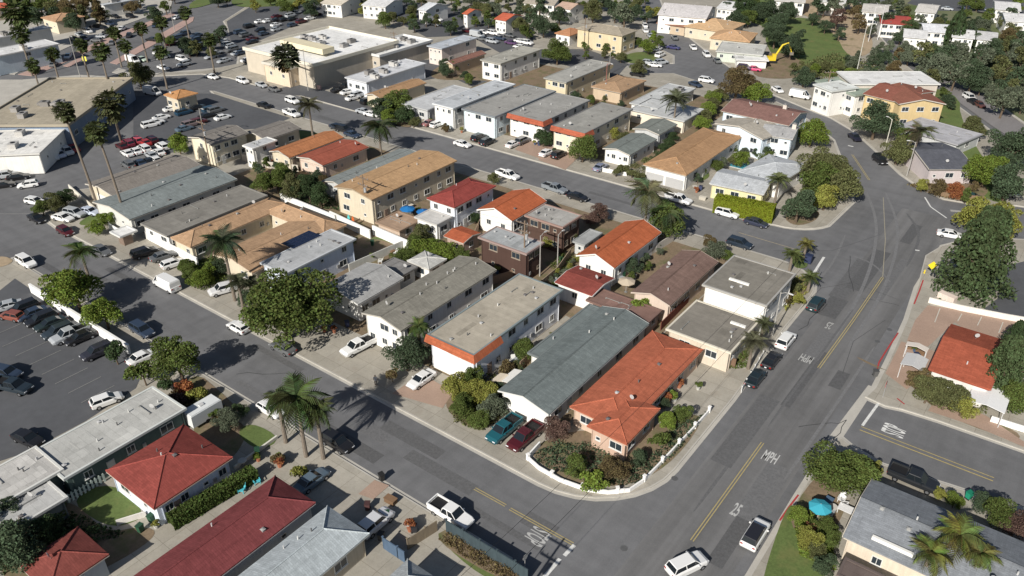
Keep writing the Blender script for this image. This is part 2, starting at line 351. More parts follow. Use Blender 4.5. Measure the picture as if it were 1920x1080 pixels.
for p in [[(1450,15),(1500,-5),(1600,-8),(1630,50),(1640,100),(1590,110),(1565,60),(1500,22)],[(1580,140),(1640,130),(1680,160),(1640,175)],[(-10,505),(30,490),(10,480),(-10,482)]]: patch('hillside', 'dry', p)
for p in [[(790,700),(850,735),(830,765),(735,738)],[(1000,250),(1050,275),(1020,300),(965,280)],[(1010,275),(1090,290),(1060,318),(1010,300)],[(1690,640),(1760,660),(1740,700),(1700,730),(1660,700)],[(702,900),(730,910),(700,936),(672,926)],[(1600,700),(1740,760),(1900,835),(1880,845),(1740,790),(1650,750)][:0] or [(1740,770),(1830,800),(1920,838),(1920,828),(1850,780),(1760,740)]]:
    patch('paving', 'brick_paving', p)
# concrete cross gutter and side-street apron
patch2 = lambda nm, mt, pts, z: sheet(nm, pts, z, mt)
patch2('gutter', 'kerb', [(1552,822),(1578,824),(1628,748),(1640,726),(1628,722),(1590,772)], .010)
patch2('gutter', 'kerb', [(-10,500),(60,524),(92,540),(60,552),(-10,520)], .012)
# trafficked lanes of the wide street and of the residential streets
def lane(x0, x1, y0, y1, z=.006): sheet('road', [(x0,y0),(x1,y0),(x1,y1),(x0,y1)], z, 'asphalt_lane', True)
lane(-26, -16, 20, 168, .0065)
# ---- road markings ----
YEL, WHT, RED = (.42, .33, .13), (.62, .62, .60), (.36, .05, .05)
def mark(pts, wd, col, z=.016, name='road_marking'):
    m = MB()
    for a, b in zip(pts[:-1], pts[1:]):
        a, b = Vector(a), Vector(b); d = (b-a).normalized(); nn = Vector((-d.y, d.x))*wd/2
        m.add([(*(a-nn), z), (*(b-nn), z), (*(b+nn), z), (*(a+nn), z)], [(0,1,2,3)])
    return struct(name, m.mesh(name, 'paintline', fix=False), None, col=col)
def mline(px, wd, col, z=.016, name='road_marking'): return mark(WL(px), wd, col, z, name)
def dbl(pts, col=(.36,.295,.14)):
    a, b = Vector(pts[0]), Vector(pts[-1]); d = (b-a).normalized(); nn = Vector((-d.y, d.x))*.16
    for s in (-1, 1): mark([tuple(Vector(p)+nn*s) for p in pts], .13, col)
dbl([W(1297,1014), W(1430,830)]); dbl([W(1535,690), W(1600,600), W(1655,520)])
dbl([W(890,916), W(948,948)]); dbl([W(956,954), W(1074,1020)])
dbl(WL([(1598,290),(1630,338)])); mline([(1655,520),(1660,450),(1656,370)], .12, (.32,.29,.22)); mline([(1612,806),(1862,902)], .15, YEL); mline([(1615,800),(1864,896)], .12, YEL)
mline([(1385,436),(1500,470)], .15, (.36, .30, .2))
mline([(1077,1022),(1058,1042)], .45, WHT); mline([(1050,1048),(1018,1085)], .45, WHT); mline([(1545,482),(1526,512)], .45, WHT); mline([(1648,755),(1617,798)], .35, WHT)
mline([(1734,370),(1745,388),(1775,409)], .3, WHT); mline([(1782,395),(1805,397)], .9, (.35,.34,.32)); mline([(1716,469),(1724,470)], .4, WHT); mline([(1590,273),(1600,275)], .5, WHT)
mline([(0,401),(62,401)], .12, (.3,.3,.29))
for a, b in [((1762,580),(1752,606)),((1803,590),(1795,604)),((1840,596),(1832,612)),((1880,606),(1872,626)),((1918,616),(1908,640))]: mline([a,b], .14, (.5,.48,.42), ZS[0]+.006)
# red kerbs
for pts in [[(1645,692),(1648,680),(1662,657),(1684,624)],[(1714,570),(1724,545),(1731,525)],[(1682,747),(1696,758)],[(1462,976),(1480,950),(1497,928)]]:
    mark(WL(pts, ZB), .22, RED, ZB+.016, 'kerb_marking')
# painted words
def word(txt, px, size, rz, stretch=1.0, col=WHT):
    c = D.curves.new('t', 'FONT'); c.body = txt; c.size = 1; c.align_x = 'CENTER'; c.align_y = 'CENTER'; c.offset = .02
    o = D.objects.new('t', c); COL.objects.link(o); bpy.context.view_layer.update()
    me = D.meshes.new_from_object(o.evaluated_get(bpy.context.evaluated_depsgraph_get())); D.objects.remove(o)
    me.materials.clear(); me.materials.append(M['paintline']); x, y = W(*px)
    q = link('road_marking', me, loc=(x, y, .018), rz=rz, col=col, scale=(size, size*stretch, 1)); q['kind'] = 'structure'
word('25', (1380,957), .95, 0, 3.2, (.42,.42,.41)); word('MPH', (1444,858), .95, 0, 3.0, (.47,.47,.46))
word('25', (1555,610), .95, PI, 3.2, (.34,.34,.33)); word('MPH', (1512,672), .95, PI, 3.0, (.38,.38,.37))
word('STOP', (1006,1005), .95, -PI/2, 3.6, (.42,.42,.41)); word('STOP', (1678,808), .9, PI/2, 4.2, (.66,.66,.64))
# car park bays
for i in range(9):
    a = W(20+i*25, 590+i*16.5); mark([(a[0], a[1]-5.2), (a[0], a[1]-.4)], .10, (.26,.26,.25), ZS[0]+.006)
for i in range(14): 
    a = W(405+i*6.2-30, 60+i*4.8); mark([a, (a[0], a[1]+5)], .14, (.36,.36,.37), ZS[0]+.006)
for i in range(14):
    a = W(330+i*7, 52+i*5.2); mark([a, (a[0], a[1]+5)], .14, (.34,.34,.35), ZS[0]+.006)
# utility cuts and repairs in the asphalt
Rp = random.Random(9)
for i in range(30):
    if i < 12: x, y, a, b = Rp.uniform(-26,-17), Rp.uniform(60,165), Rp.uniform(.5,1.6), Rp.uniform(2,9)
    elif i < 24: x, y, a, b = Rp.uniform(-140,-35), Rp.uniform(49,57), Rp.uniform(2,8), Rp.uniform(.4,1.2)
    else: x, y, a, b = Rp.uniform(-170,-45), Rp.uniform(133,141), Rp.uniform(2,8), Rp.uniform(.4,1.2)
    k_ = Rp.choice([.10,.108,.115,.135,.142]); sheet('asphalt_repair', [(x-a,y-b),(x+a,y-b),(x+a,y+b),(x-a,y+b)], .0085+i*.0001, 'paintline', True, col=(k_,k_,k_*1.02))
STK = [0]
for pts_, w2_, k_ in [([(1560,640),(1610,560),(1640,480),(1645,410),(1620,350)],.55,.165),([(1590,650),(1650,560),(1680,480),(1685,420),(1660,360)],.5,.165),([(1500,560),(1560,500),(1585,440)],.4,.16),([(1600,480),(1640,495),(1670,530)],.35,.16),([(1700,400),(1730,440),(1700,500)],.5,.115),([(1440,800),(1520,690),(1600,580)],.35,.12),([(1300,960),(1420,800)],.4,.12),([(1470,900),(1560,770),(1640,650)],.4,.165)]:
    q = [Vector(v) for v in osmooth(WL(pts_))]; m = MB(); ns = [(q[min(i+1,len(q)-1)]-q[max(i-1,0)]).normalized() for i in range(len(q))]
    for i, (v, d_) in enumerate(zip(q, ns)): o_ = Vector((-d_.y, d_.x))*w2_/2*min(1, .25+i*.15, .25+(len(q)-1-i)*.15); m.v += [(*(v-o_), .0122), (*(v+o_), .0122)]
    m.f = [(2*i, 2*i+2, 2*i+3, 2*i+1) for i in range(len(q)-1)]; STK[0] += 1
    m.v = [(a_, b_, c_+STK[0]*.0002) for a_, b_, c_ in m.v]; struct('tyre_worn_streak', m.mesh('tyre_worn_streak', 'paintline', fix=False), None, col=(k_,k_,k_*1.02))
for pts_ in ([(1480,600),(1540,540),(1600,530),(1680,560)],[(1580,700),(1600,640),(1660,600)],[(1450,470),(1560,470),(1650,440)]): mark(WL(pts_), .08, (.07,.07,.072), .0145, 'tar_seal')
# tar seals and manholes
for pts in [[(1540,860),(1590,790),(1480,800)],[(1620,560),(1700,575)],[(1590,480),(1600,560)],[(560,700),(420,700)],[(1500,620),(1560,560)]]:
    q = WL(pts); p = []
    for a, b in zip(q[:-1], q[1:]):
        for t in range(6): p.append((a[0]+(b[0]-a[0])*t/6+random.uniform(-.3,.3), a[1]+(b[1]-a[1])*t/6+random.uniform(-.3,.3)))
    mark(p, .09, (.035,.035,.037), .011, 'tar_seal')
for px in [(1524,696),(1645,640),(1668,618),(1265,897),(1170,1028)]:
    x, y = W(*px); m = MB(); m.prism(arc(x, y, .42, 0, 330, 11), .0, .013); o = struct('manhole_cover', m.mesh('manhole', 'metal'), None, col=(.10,.10,.10))
# ================= buildings =================
FACE = {'S': (0, -1), 'E': (1, 0), 'N': (0, 1), 'W': (-1, 0)}
FROT = {'S': 0, 'E': PI/2, 'N': PI, 'W': -PI/2}
def win_mesh(w_, h_):
    def f():
        m = MB(); t = .09
        m.box(-w_/2, w_/2, -.06, 0, 0, t).box(-w_/2, w_/2, -.06, 0, h_-t, h_).box(-w_/2, -w_/2+t, -.06, 0, t, h_-t).box(w_/2-t, w_/2, -.06, 0, t, h_-t)
        if w_ > 1: m.box(-.03, .03, -.05, 0, t, h_-t)
        m.box(-w_/2-.07, w_/2+.07, -.13, 0, -.08, -.003)
        return m.mesh('window', 'trim')
    return shared(('win', w_, h_), f)
def pane_mesh(w_, h_):
    def f(): return MB().box(-w_/2+.09, w_/2-.09, -.03, .02, .09, h_-.09).mesh('pane', 'winglass')
    return shared(('pane', w_, h_), f)
def put(root, face, u, z, w2, d2, nm, me, col, out=0):
    dx, dy = FACE[face]; half = d2 if face in 'SN' else w2
    p = {'S': (u, -half-out), 'N': (-u, half+out), 'E': (half+out, u), 'W': (-half-out, -u)}[face]
    return link(nm, me, root, (p[0], p[1], z), FROT[face], col)
def window(root, face, u, z, w2, d2, w_=1.4, h_=1.1, col=(.7,.7,.68), pane=True):
    o = put(root, face, u, z, w2, d2, 'window', win_mesh(w_, h_), col)
    if pane: link('pane', pane_mesh(w_, h_), o)
    return o
def door(root, face, u, w2, d2, col, w_=1.0, h_=2.1, nm='door'):
    def f():
        m = MB().box(-w_/2, w_/2, -.05, 0, 0, h_)
        n = 4 if nm == 'garage_door' else 2
        for i in range(n): m.box(-w_/2+.1, w_/2-.1, -.08, -.05, h_*i/n+.08, h_*(i+1)/n-.06)
        return m.mesh(nm, 'trim')
    o = put(root, face, u, .0, w2, d2, nm, shared((nm, w_, h_), f), col)
    if nm == 'door': link('handle', shared('dh', lambda: MB().box(.3, .42, -.12, -.05, 1.0, 1.05).mesh('handle', 'metal')), o, col=(.3,.3,.3))
    return o
CREAM, WHITE, PALE, TAN, BROWN, BLUE = (.56,.50,.39), (.74,.73,.70), (.48,.49,.49), (.50,.40,.29), (.10,.065,.05), (.60,.66,.70)
def rectof(mode, a, b, z, rot=None, c=None):
    if mode == 'LR': (x0,y0),(x1,y1) = W(*a, z), W(*b, z); return (x0+x1)/2, (y0+y1)/2, abs(x1-x0), abs(y1-y0), 0
    if mode == 'XY': return (a[0]+b[0])/2, (a[1]+b[1])/2, b[0]-a[0], b[1]-a[1], 0
    if mode == 'TL': x0, x1, y1 = W(*a, z)[0], W(*b, z)[0], W(*b, z)[1]; return (x0+x1)/2, y1-c/2, abs(x1-x0), c, 0
    if mode == 'BT': (x1,y0),(x0,y1) = W(*a, z), W(*b, z); return (x0+x1)/2, (y0+y1)/2, abs(x1-x0), abs(y1-y0), 0
    A, B, C_ = Vector(W(*a, z)), Vector(W(*b, z)), Vector(W(*c, z)); e = (B-A); w_ = e.length; e.normalize(); nn = Vector((-e.y, e.x)); d_ = (C_-B).dot(nn)
    ce = A + e*w_/2 + nn*d_/2; return ce.x, ce.y, w_, abs(d_), math.atan2(e.y, e.x)
NH = 0
def house(label, mode, a, b, z, roof, rc, wc, c=None, rise=None, storeys=None, over=.45, ws=2, we=4, gar=None, chim=None, vents=None,
          fascia=None, cat='house', name='house', band=None, stain=None, ac=0, dr=None, wn=0, wcol=(.62,.62,.60), z0=ZB, nochild=False, parapet=None, sky=0):
    global NH; NH += 1; R = random.Random(NH*7+3)
    cx, cy, w_, d_, rz = rectof(mode, a, b, z, c=c)
    far = dist(cx, cy) > 270; vfar = dist(cx, cy) > 400
    root = tag(empty(name, (cx, cy, z0), rz), label, cat)
    z -= z0; hw, hd = w_/2, d_/2; ax = 'x' if roof.endswith('x') else 'y'
    kind = roof.split('_')[0]; half = hw if ax == 'y' else hd
    if rise is None: rise = {'gable': .24*half, 'hip': .26*half, 'flat': 0, 'mansard': 0, 'shed': .1*half}[kind]
    th = .16
    storeys = storeys or (2 if z > 4.6 else 1)
    iw, idd = hw-over, hd-over
    fc = fascia or (.5, .47, .42)
    rm = 'gravel' if kind in ('flat', 'mansard') else 'shingle'
    # walls
    m = MB()
    if kind == 'gable':
        hh = iw if ax == 'y' else idd; top = rise*hh/half
        prof = [(-hh, 0), (hh, 0), (hh, z-.02), (0, z+top-.02), (-hh, z-.02)]
        m.extr(prof, -(idd if ax == 'y' else iw), (idd if ax == 'y' else iw), ax)
    else: m.box(-iw, iw, -idd, idd, 0, z-(.26 if kind in ('flat', 'mansard') else 0)-.002)
    link('wall', m.mesh('wall', 'stucco'), root, col=wc)
    # roof
    m = MB(); H = lambda x, y: z
    if kind == 'gable':
        t = th; k = rise/half; sl = [(-half, z-k*0), (0, z+rise), (half, z), (half, z+t), (0, z+rise+t), (-half, z+t)]
        L = hd if ax == 'y' else hw
        m.extr([(-half, z), (0, z+rise), (0, z+rise+t), (-half, z+t)], -L, L, ax); m.extr([(0, z+rise), (half, z), (half, z+t), (0, z+rise+t)], -L, L, ax)
        H = lambda x, y: z+t+rise*(1-abs(x if ax == 'y' else y)/half)
        cap = MB().extr([(-.14, z+rise+t-.02), (0, z+rise+t+.05), (.14, z+rise+t-.02)], -L, L, ax)
        link('roof_ridge', cap.mesh('roof_ridge', 'shingle'), root, col=tuple(v*.75 for v in rc))
    elif kind == 'hip':
        L = (hd if ax == 'y' else hw); r_ = max(L-half, .05)
        pts = [(-hw,-hd), (hw,-hd), (hw,hd), (-hw,hd)]
        rd = [(0,-r_), (0,r_)] if ax == 'y' else [(-r_,0), (r_,0)]
        m.v = [(x, y, z-.02) for x, y in pts]+[(x, y, z+th) for x, y in pts]+[(x, y, z+th+rise) for x, y in rd]
        m.f = [(3,2,1,0), (0,1,5,4), (1,2,6,5), (2,3,7,6), (3,0,4,7)]
        m.f += [(4,5,8), (5,6,9,8), (6,7,9), (7,4,8,9)] if ax == 'y' else [(4,5,9,8), (5,6,9), (6,7,8,9), (7,4,8)]
        H = lambda x, y: z+th+rise*min(1, min((hw-abs(x)), (hd-abs(y)))/half)
        cp = MB(); C4 = [(Vector((x, y, z+th+.02))) for x, y in pts]; R2 = [Vector((x, y, z+th+rise+.03)) for x, y in rd]
        for i, q in enumerate(C4): cp.tube([q, R2[(0 if i in (0,1) else 1) if ax == 'y' else (0 if i in (0,3) else 1)]], .09, 4, False)
        cp.tube([R2[0], R2[1]], .1, 4, False)
        link('roof_ridge', cp.mesh('roof_ridge', 'shingle'), root, col=tuple(min(1, v*1.12) for v in rc))
    else:
        m.box(-hw, hw, -hd, hd, z-.25, z)
        e = MB(); q = .28; pz = parapet or .1; o = .012
        e.box(-hw-o, hw+o, -hd-o, -hd+q, z-.22, z+pz).box(-hw-o, hw+o, hd-q, hd+o, z-.22, z+pz).box(-hw-o, -hw+q, -hd+q+.002, hd-q-.002, z-.22, z+pz).box(hw-q, hw+o, -hd+q+.002, hd-q-.002, z-.22, z+pz)
        link('roof_edge', e.mesh('roof_edge', 'trim'), root, col=(fascia or tuple(v*.9 for v in rc)))
    if not nochild or True: link('roof', m.mesh('roof', rm), root, col=rc)
    if kind in ('gable', 'hip') and not far:
        t0, t1 = z-.13, z-.03; bx4 = []
        if kind == 'hip' or ax == 'y': bx4 += [(hw-.1, hw+.015, -hd, hd), (-hw-.015, -hw+.1, -hd, hd)]
        if kind == 'hip' or ax == 'x': bx4 += [(-hw+.1, hw-.1, hd-.1, hd+.015), (-hw+.1, hw-.1, -hd-.015, -hd+.1)]
        for q4 in bx4: link('fascia', MB().box(*q4, t0, t1).mesh('fascia', 'trim'), root, col=fc)
        if kind == 'gable':
            for s in (-1, 1):
                v = MB(); L = hd if ax == 'y' else hw
                for sg in (-1, 1):
                    pr = [(sg*half, z-.06), (0, z+rise-.06), (0, z+rise+th+.01), (sg*half, z+th+.01)]
                    a0, a1 = (L+.012, L+.075) if s > 0 else (-L-.075, -L-.012)
                    v.extr(pr, a0, a1, ax)
                link('barge_board', v.mesh('barge_board', 'trim'), root, col=fc)
    if band:   # sloped tile band along the front and a little way round the east side
        bc, bh, bl = band; m = MB(); o, s = .55, -hd
        m.add([(-hw-.05, s-.06, z+.16), (hw+.06, s-.06, z+.16), (hw+.06+o, s-.06-o, z-bh), (-hw-.05, s-.06-o, z-bh), (-hw-.05, s-.02, z-bh), (hw+.02, s-.02, z-bh), (-hw-.05, s-.02, z+.16), (hw+.02, s-.02, z+.16)], [(0,1,2,3), (3,2,5,4), (0,3,4,6), (0, 6, 7, 1), (4,5,7,6)])
        m.add([(hw+.06, s-.06, z+.16), (hw+.06, s+bl, z+.16), (hw+.06+o, s+bl, z-bh), (hw+.06+o, s-.06-o, z-bh), (hw+.02, s+bl, z-bh), (hw+.02, s-.02, z-bh), (hw+.02, s+bl, z+.16), (hw+.02, s-.02, z+.16)], [(0,1,2,3), (3,2,4,5), (1,6,4,2), (0,7,6,1), (6,7,5,4)])
        link('tile_band', m.mesh('tile_band', 'shingle'), root, col=bc)
    # openings
    fh = z/storeys
    for face, cnt in (('S', ws), ('E', we), ('N', wn)):
        L = (iw if face in 'SN' else idd)*2
        for st in range(storeys):
            for i in range(cnt):
                if gar and gar[0] == face and st == 0: continue
                u = -L/2 + L*(i+.5)/cnt + R.uniform(-.3, .3); big = R.random() < .4
                ww, wh = (1.8, 1.2) if big else ((1.1, 1.1) if R.random() < .7 else (.7, .6))
                if L/cnt < ww+.3: ww, wh = .7, .8
                if vfar: ww, wh = 1.8, 1.2
                if u-ww/2 < -L/2+.15 or u+ww/2 > L/2-.15: continue
                window(root, face, u, st*fh + fh*.5 - wh*.3, iw, idd, ww, wh, wcol, pane=not vfar)
            if face == 'E' and not far and storeys >= 1 and cnt > 2 and st == 0: door(root, 'E', -L/2 + L/cnt*1.0, iw, idd, (.30,.22,.17) if R.random() < .5 else (.5,.5,.48), h_=2.05)
    if gar:
        face, n, gc = gar; L = (iw if face in 'SN' else idd)*2; gw = min(4.6, L/n-.5)
        for i in range(n): door(root, face, -L/2+L*(i+.5)/n, iw, idd, gc, round(gw, 1), 2.2, 'garage_door')
    if dr: door(root, dr[0], dr[1], iw, idd, dr[2])
    if not far and z > 2.9:     # downpipes and meter boxes
        for fc_, u_ in (('S', -iw+.12), ('E', idd-.15), ('E', -idd+.6)):
            put(root, fc_, u_, 0, iw, idd, 'downpipe', shared(('dp', round(z,1)), lambda: MB().box(-.05, .05, -.11, -.01, .05, z-.2).mesh('downpipe', 'trim')), tuple(v*.85 for v in wc))
        put(root, 'E', R.uniform(-idd*.6, idd*.6), 1.1, iw, idd, 'meter_box', shared('mb', lambda: MB().box(-.22, .22, -.16, -.01, 0, .6).mesh('meter_box', 'metal')), (.3,.3,.3))
    if kind in ('flat', 'mansard') and not vfar and w_ > 4 and d_ > 4:
        for i in range(R.randint(3, 6)):
            a_, b_ = R.uniform(.4, 1.6), R.uniform(.5, 2.2); x, y = R.uniform(-hw+a_+.4, hw-a_-.4), R.uniform(-hd+b_+.4, hd-b_-.4); k = R.uniform(.74, 1.16)
            link('roof_patch', MB().box(-a_, a_, -b_, b_, -.02, .012+.002*i).mesh('roof_patch', 'gravel'), root, (x, y, z), col=tuple(v*k for v in rc))
    # roof fittings
    nv = vents if vents is not None else (0 if vfar else int(min(7, w_*d_/45)))
    for i in range(nv):
        x, y = R.uniform(-hw+1, hw-1), R.uniform(-hd+1, hd-1); k = R.random(); zz = H(x, y)
        if k < .6: link('vent_pipe', shared('vp', lambda: MB().tube([(0,0,-.1),(0,0,.45)], .09, 6).mesh('vent_pipe', 'metal')), root, (x, y, zz), col=R.choice([(.5,.5,.5),(.12,.12,.12),(.6,.6,.58)]))
        else: link('roof_vent', shared('rv', lambda: MB().box(-.18,.18,-.18,.18,-.1,.2).add([(-.25,-.25,.2),(.25,-.25,.2),(.25,.25,.2),(-.25,.25,.2),(0,0,.3)],[(0,1,4),(1,2,4),(2,3,4),(3,0,4),(3,2,1,0)]).mesh('roof_vent', 'metal')), root, (x, y, zz), col=R.choice([(.32,.32,.31),(.14,.13,.13),(.42,.42,.42)]))
    for i in range(ac):
        x, y = R.uniform(-hw*.7, hw*.7), R.uniform(-hd*.7, hd*.7)
        o = link('air_conditioner', shared('ac', lambda: MB().box(-1.1,1.1,-.8,.8,0,1.15).box(-1.2,1.2,-.9,.9,1.15,1.22).box(1.1,1.9,-.4,.4,.2,.8).mesh('air_conditioner', 'metal')), root, (x, y, H(x, y)), R.choice([0, PI/2]), col=R.choice([(.22,.21,.2),(.45,.44,.42),(.30,.29,.28)]))
        link('fan_grille', shared('fan', lambda: MB().tube([(0,0,1.22),(0,0,1.3)], .5, 12).mesh('fan_grille', 'black')), o)
    if not far and w_ > 5 and R.random() < .6:
        x, y = R.uniform(-hw*.7, hw*.7), R.uniform(-hd*.8, hd*.8)
        o = link('satellite_dish', shared('dish', lambda: MB().loops([[(.12*math.cos(i*PI/5), -.1, .75+.12*math.sin(i*PI/5)) for i in range(10)], [(.34*math.cos(i*PI/5), -.2, .75+.34*math.sin(i*PI/5)) for i in range(10)]]).mesh('satellite_dish', 'metal')), root, (x, y, H(x, y)-.05), R.uniform(-.6, .6), (.42,.42,.42))
        link('bracket', shared('brk', lambda: MB().tube([(0,0,-.1),(0,-.08,.75)], .03, 5).mesh('bracket', 'metal')), o, col=(.2,.2,.2))
    if kind == 'flat' and not vfar and w_ > 6:
        for i in range(R.randint(1, 3)):
            x, y = R.uniform(-hw+1.5, hw-1.5), R.uniform(-hd+2, hd-2); L_ = R.choice([1.6, 2.6]); link('conduit', shared(('cdt', L_), lambda: MB().tube([(0,-L_/2,.12),(0,L_/2,.12)], .05, 5).box(-.12,.12,-L_/2,-L_/2+.2,-.02,.1).box(-.12,.12,L_/2-.2,L_/2,-.02,.1).mesh('conduit', 'metal')), root, (x, y, z+.02), R.choice([0, PI/2]), (.25,.25,.24))
    if sky:
        for i in range(sky): 
            x, y = R.uniform(-hw*.6, hw*.6), R.uniform(-hd*.6, hd*.6); link('skylight', shared('sk', lambda: MB().box(-.6,.6,-.5,.5,-.1,.2).mesh('skylight', 'trim')), root, (x, y, H(x, y)), col=(.7,.72,.74))
    if chim:
        x, y = chim[0]*hw, chim[1]*hd; zz = H(x, y)
        o = link('chimney', shared('ch', lambda: MB().box(-.45,.45,-.4,.4,-.8,1.1).mesh('chimney', 'stucco')), root, (x, y, zz), col=(.55,.5,.45))
        link('chimney_cap', shared('chc', lambda: MB().box(-.52,.52,-.47,.47,1.1,1.2).box(-.2,.2,-.2,.2,1.2,1.4).mesh('chimney_cap', 'metal')), o, col=(.2,.2,.2))
    return root, (cx, cy, w_, d_, z, rz, H)
OR, ORR = (.46,.12,.055), (.44,.10,.045)
DKG, GRY, LGR, TANR, SLATE = (.17,.165,.145), (.27,.265,.245), (.44,.45,.46), (.36,.335,.28), (.13,.155,.16)
BRN, RED2 = (.33,.20,.11), (.29,.055,.04)
# ---- centre block, houses on the long street ----
house('long low grey brown roofed building beside the paved car lot','BT',(213,370),(325,291),3.6,'gable_y',(.22,.20,.18),CREAM,rise=.8,ws=1,gar=('S',1,WHITE))
house('long teal grey roofed bungalow row shaded by two tall palm trunks','BT',(243,413),(374,310),3.6,'gable_y',(.20,.225,.225),(.55,.55,.52),rise=.9,we=7)
house('long dusty grey flat roofed building between the teal roof and tan roofs','XY',(-137.3, 66.1),(-128.6, 88.8),3.5,'flat',(.215,.205,.185),WHITE,we=8,fascia=(.24,.23,.21))
TC = (.38,.25,.155)
house('tan roofed left wing of courtyard bungalow court with feather palm','LR',(320,447),(545,385),3.5,'hip_y',TC,CREAM,rise=1.2,we=5,fascia=(.55,.45,.35))
house('tan roofed rear wing crossing behind the courtyard bungalow court','LR',(497,398),(650,423),3.5,'hip_x',TC,CREAM,rise=1.3,ws=4,we=2,fascia=(.55,.45,.35))
house('tan roofed right wing of bungalow court beside the solar panel roof','BT',(473,513),(556,410),3.5,'gable_y',TC,CREAM,rise=.9,we=0,fascia=(.55,.45,.35))
r5, d5 = house('pale grey flat roofed two storey building carrying a solar panel array','LR',(487,493),(668,448),5.2,'flat',(.40,.41,.42),(.60,.66,.76),we=3,ws=2,vents=6,fascia=(.5,.52,.54))
house('pale grey hip roofed bungalow partly hidden behind the big street tree','LR',(600,540),(757,523),3.6,'gable_y',(.34,.34,.335),WHITE,rise=1.0,we=4,fascia=(.6,.6,.58))
house('small dark grey flat roof tucked behind the pale hip roofed bungalow','XY',(-90.7, 81.2),(-85, 86),2.9,'flat',(.20,.195,.19),PALE,ws=1,we=1,vents=0)
house('long olive grey gabled two storey building with bright white front wall','BT',(752,622),(860,481),5.2,'gable_y',(.225,.215,.185),WHITE,rise=.9,we=5,ws=3,fascia=(.4,.38,.34),vents=9)
house('beige flat roofed two storey building with orange tile band over white garages','BT',(888,668),(973,513),5.8,'flat',(.37,.335,.275),(.72,.74,.78),we=6,ws=3,gar=('S',2,WHITE),band=((.33,.10,.05),.8,6.0),vents=10,fascia=(.2,.24,.25))
house('long slate grey gabled house with white garage front and narrow side yard','XY',(-52.7,66.8),(-44.4,93.4),3.3,'gable_y',(.155,.18,.18),WHITE,rise=1.0,we=5,gar=('S',1,WHITE),vents=3,fascia=(.6,.6,.58))
TER = (.38,.118,.068)
house('low slate grey side wing along the left of the long slate roof','XY',(-54.9,76.5),(-52.72,93.2),3.15,'flat',(.155,.18,.18),WHITE,ws=0,we=0,vents=1,fascia=(.16,.18,.18))
house('terracotta roofed corner house, its long rear wing along the brick yard','LR',(1068,764),(1318,657),3.2,'hip_y',TER,(.55,.42,.33),rise=.75,we=6,vents=3,fascia=(.5,.35,.27))
house('wider terracotta roofed front wing of the corner house above its porch','LR',(1100,800),(1238,768),3.35,'hip_y',TER,(.50,.36,.28),rise=.62,we=2,vents=1,fascia=(.5,.35,.27),over=.5)
_g1 = house('lower grey flat roofed building with beige front nearest the wide street','LR',(1248,617),(1424,603),3.9,'flat',(.205,.19,.165),(.56,.49,.40),ws=2,we=4,fascia=(.60,.56,.47),vents=5)
_g2 = house('taller grey flat roofed building with white wall at street corner','LR',(1316,534),(1493,514),5.9,'flat',(.20,.187,.163),WHITE,ws=0,we=4,fascia=(.36,.35,.33),vents=4)
house('wide brown gabled house behind the two grey flat roofs','LR',(1183,549),(1347,492),3.6,'gable_y',(.195,.13,.11),(.55,.45,.38),rise=1.0,we=4,fascia=(.5,.42,.36),vents=3)
house('small dark red roofed rear house against the white garden wall','LR',(1040,530),(1153,523),3.3,'gable_x',(.23,.062,.05),WHITE,rise=.5,ws=1,we=1,fascia=WHITE,vents=1)
house('low brown roofed lean-to beside the dark red rear house','XY',(-56.2, 94.2),(-44.9, 98.8),2.9,'flat',(.20,.125,.105),(.5,.4,.35),ws=0,we=1,vents=0)
house('bright orange tiled house with white cross gables facing the back yards','LR',(1080,480),(1240,437),3.9,'gable_y',(.40,.115,.052),WHITE,rise=1.5,we=3,ws=2,fascia=WHITE,vents=1)
house('pale grey flat roofed side annexe left of the orange tiled house','LR',(1072,452),(1130,437),2.8,'flat',(.34,.35,.35),PALE,ws=1,we=1,vents=0)
house('dark brown two storey house with light grey flat roof near street trees','LR',(983,404),(1092,404),5.8,'flat',(.36,.35,.33),(.085,.053,.042),wcol=(.32,.27,.22),ws=3,we=2,fascia=(.3,.2,.17),vents=5)
house('dark brown two storey house behind small orange shed roof','XY',(-80, 96.2),(-69.4, 101.6),6.0,'flat',(.36,.375,.38),(.075,.045,.037),wcol=(.30,.25,.2),ws=2,we=2,fascia=(.3,.22,.2),vents=4)
house('small orange tiled outbuilding beside the brown two storey house','LR',(832,443),(902,438),2.9,'gable_x',(.36,.10,.05),(.4,.3,.25),rise=.5,ws=1,we=1,vents=0)
house('orange tiled house with white gable wall beside red roofed house','LR',(894,394),(1025,378),4.3,'gable_y',(.40,.115,.052),WHITE,rise=1.5,ws=2,we=3,fascia=WHITE,vents=1)
house('red roofed white two storey house on the second street','LR',(800,373),(930,350),5.7,'hip_y',(.25,.058,.05),(.68,.72,.78),rise=1.2,ws=2,we=4,vents=1)
house('low white flat roofed annexe in front of the red roofed house','XY',(-97.6, 98.6),(-91.8, 103.1),3.9,'flat',(.52,.51,.49),WHITE,ws=2,we=1,vents=1)
house('long orange tan roofed two storey building with cream walls','BT',(697,376),(788,282),5.6,'gable_y',(.42,.27,.15),CREAM,rise=.9,ws=2,we=7,fascia=(.35,.28,.2),vents=4)
house('low tan roofed garage behind the white boundary wall','LR',(703,417),(792,412),2.7,'flat',(.34,.24,.17),(.5,.4,.32),ws=0,we=1,vents=0)
house('small pale domed roof shed amid the green back yard','LR',(763,490),(838,487),2.8,'hip_y',(.45,.45,.43),WHITE,rise=.5,ws=1,we=1,vents=0)
house('teal grey gabled bungalow left of the long orange tan roof','XY',(-125.6, 100.3),(-118.1, 123.5),3.4,'gable_y',(.22,.24,.235),PALE,rise=.8,ws=1,we=3,vents=4)
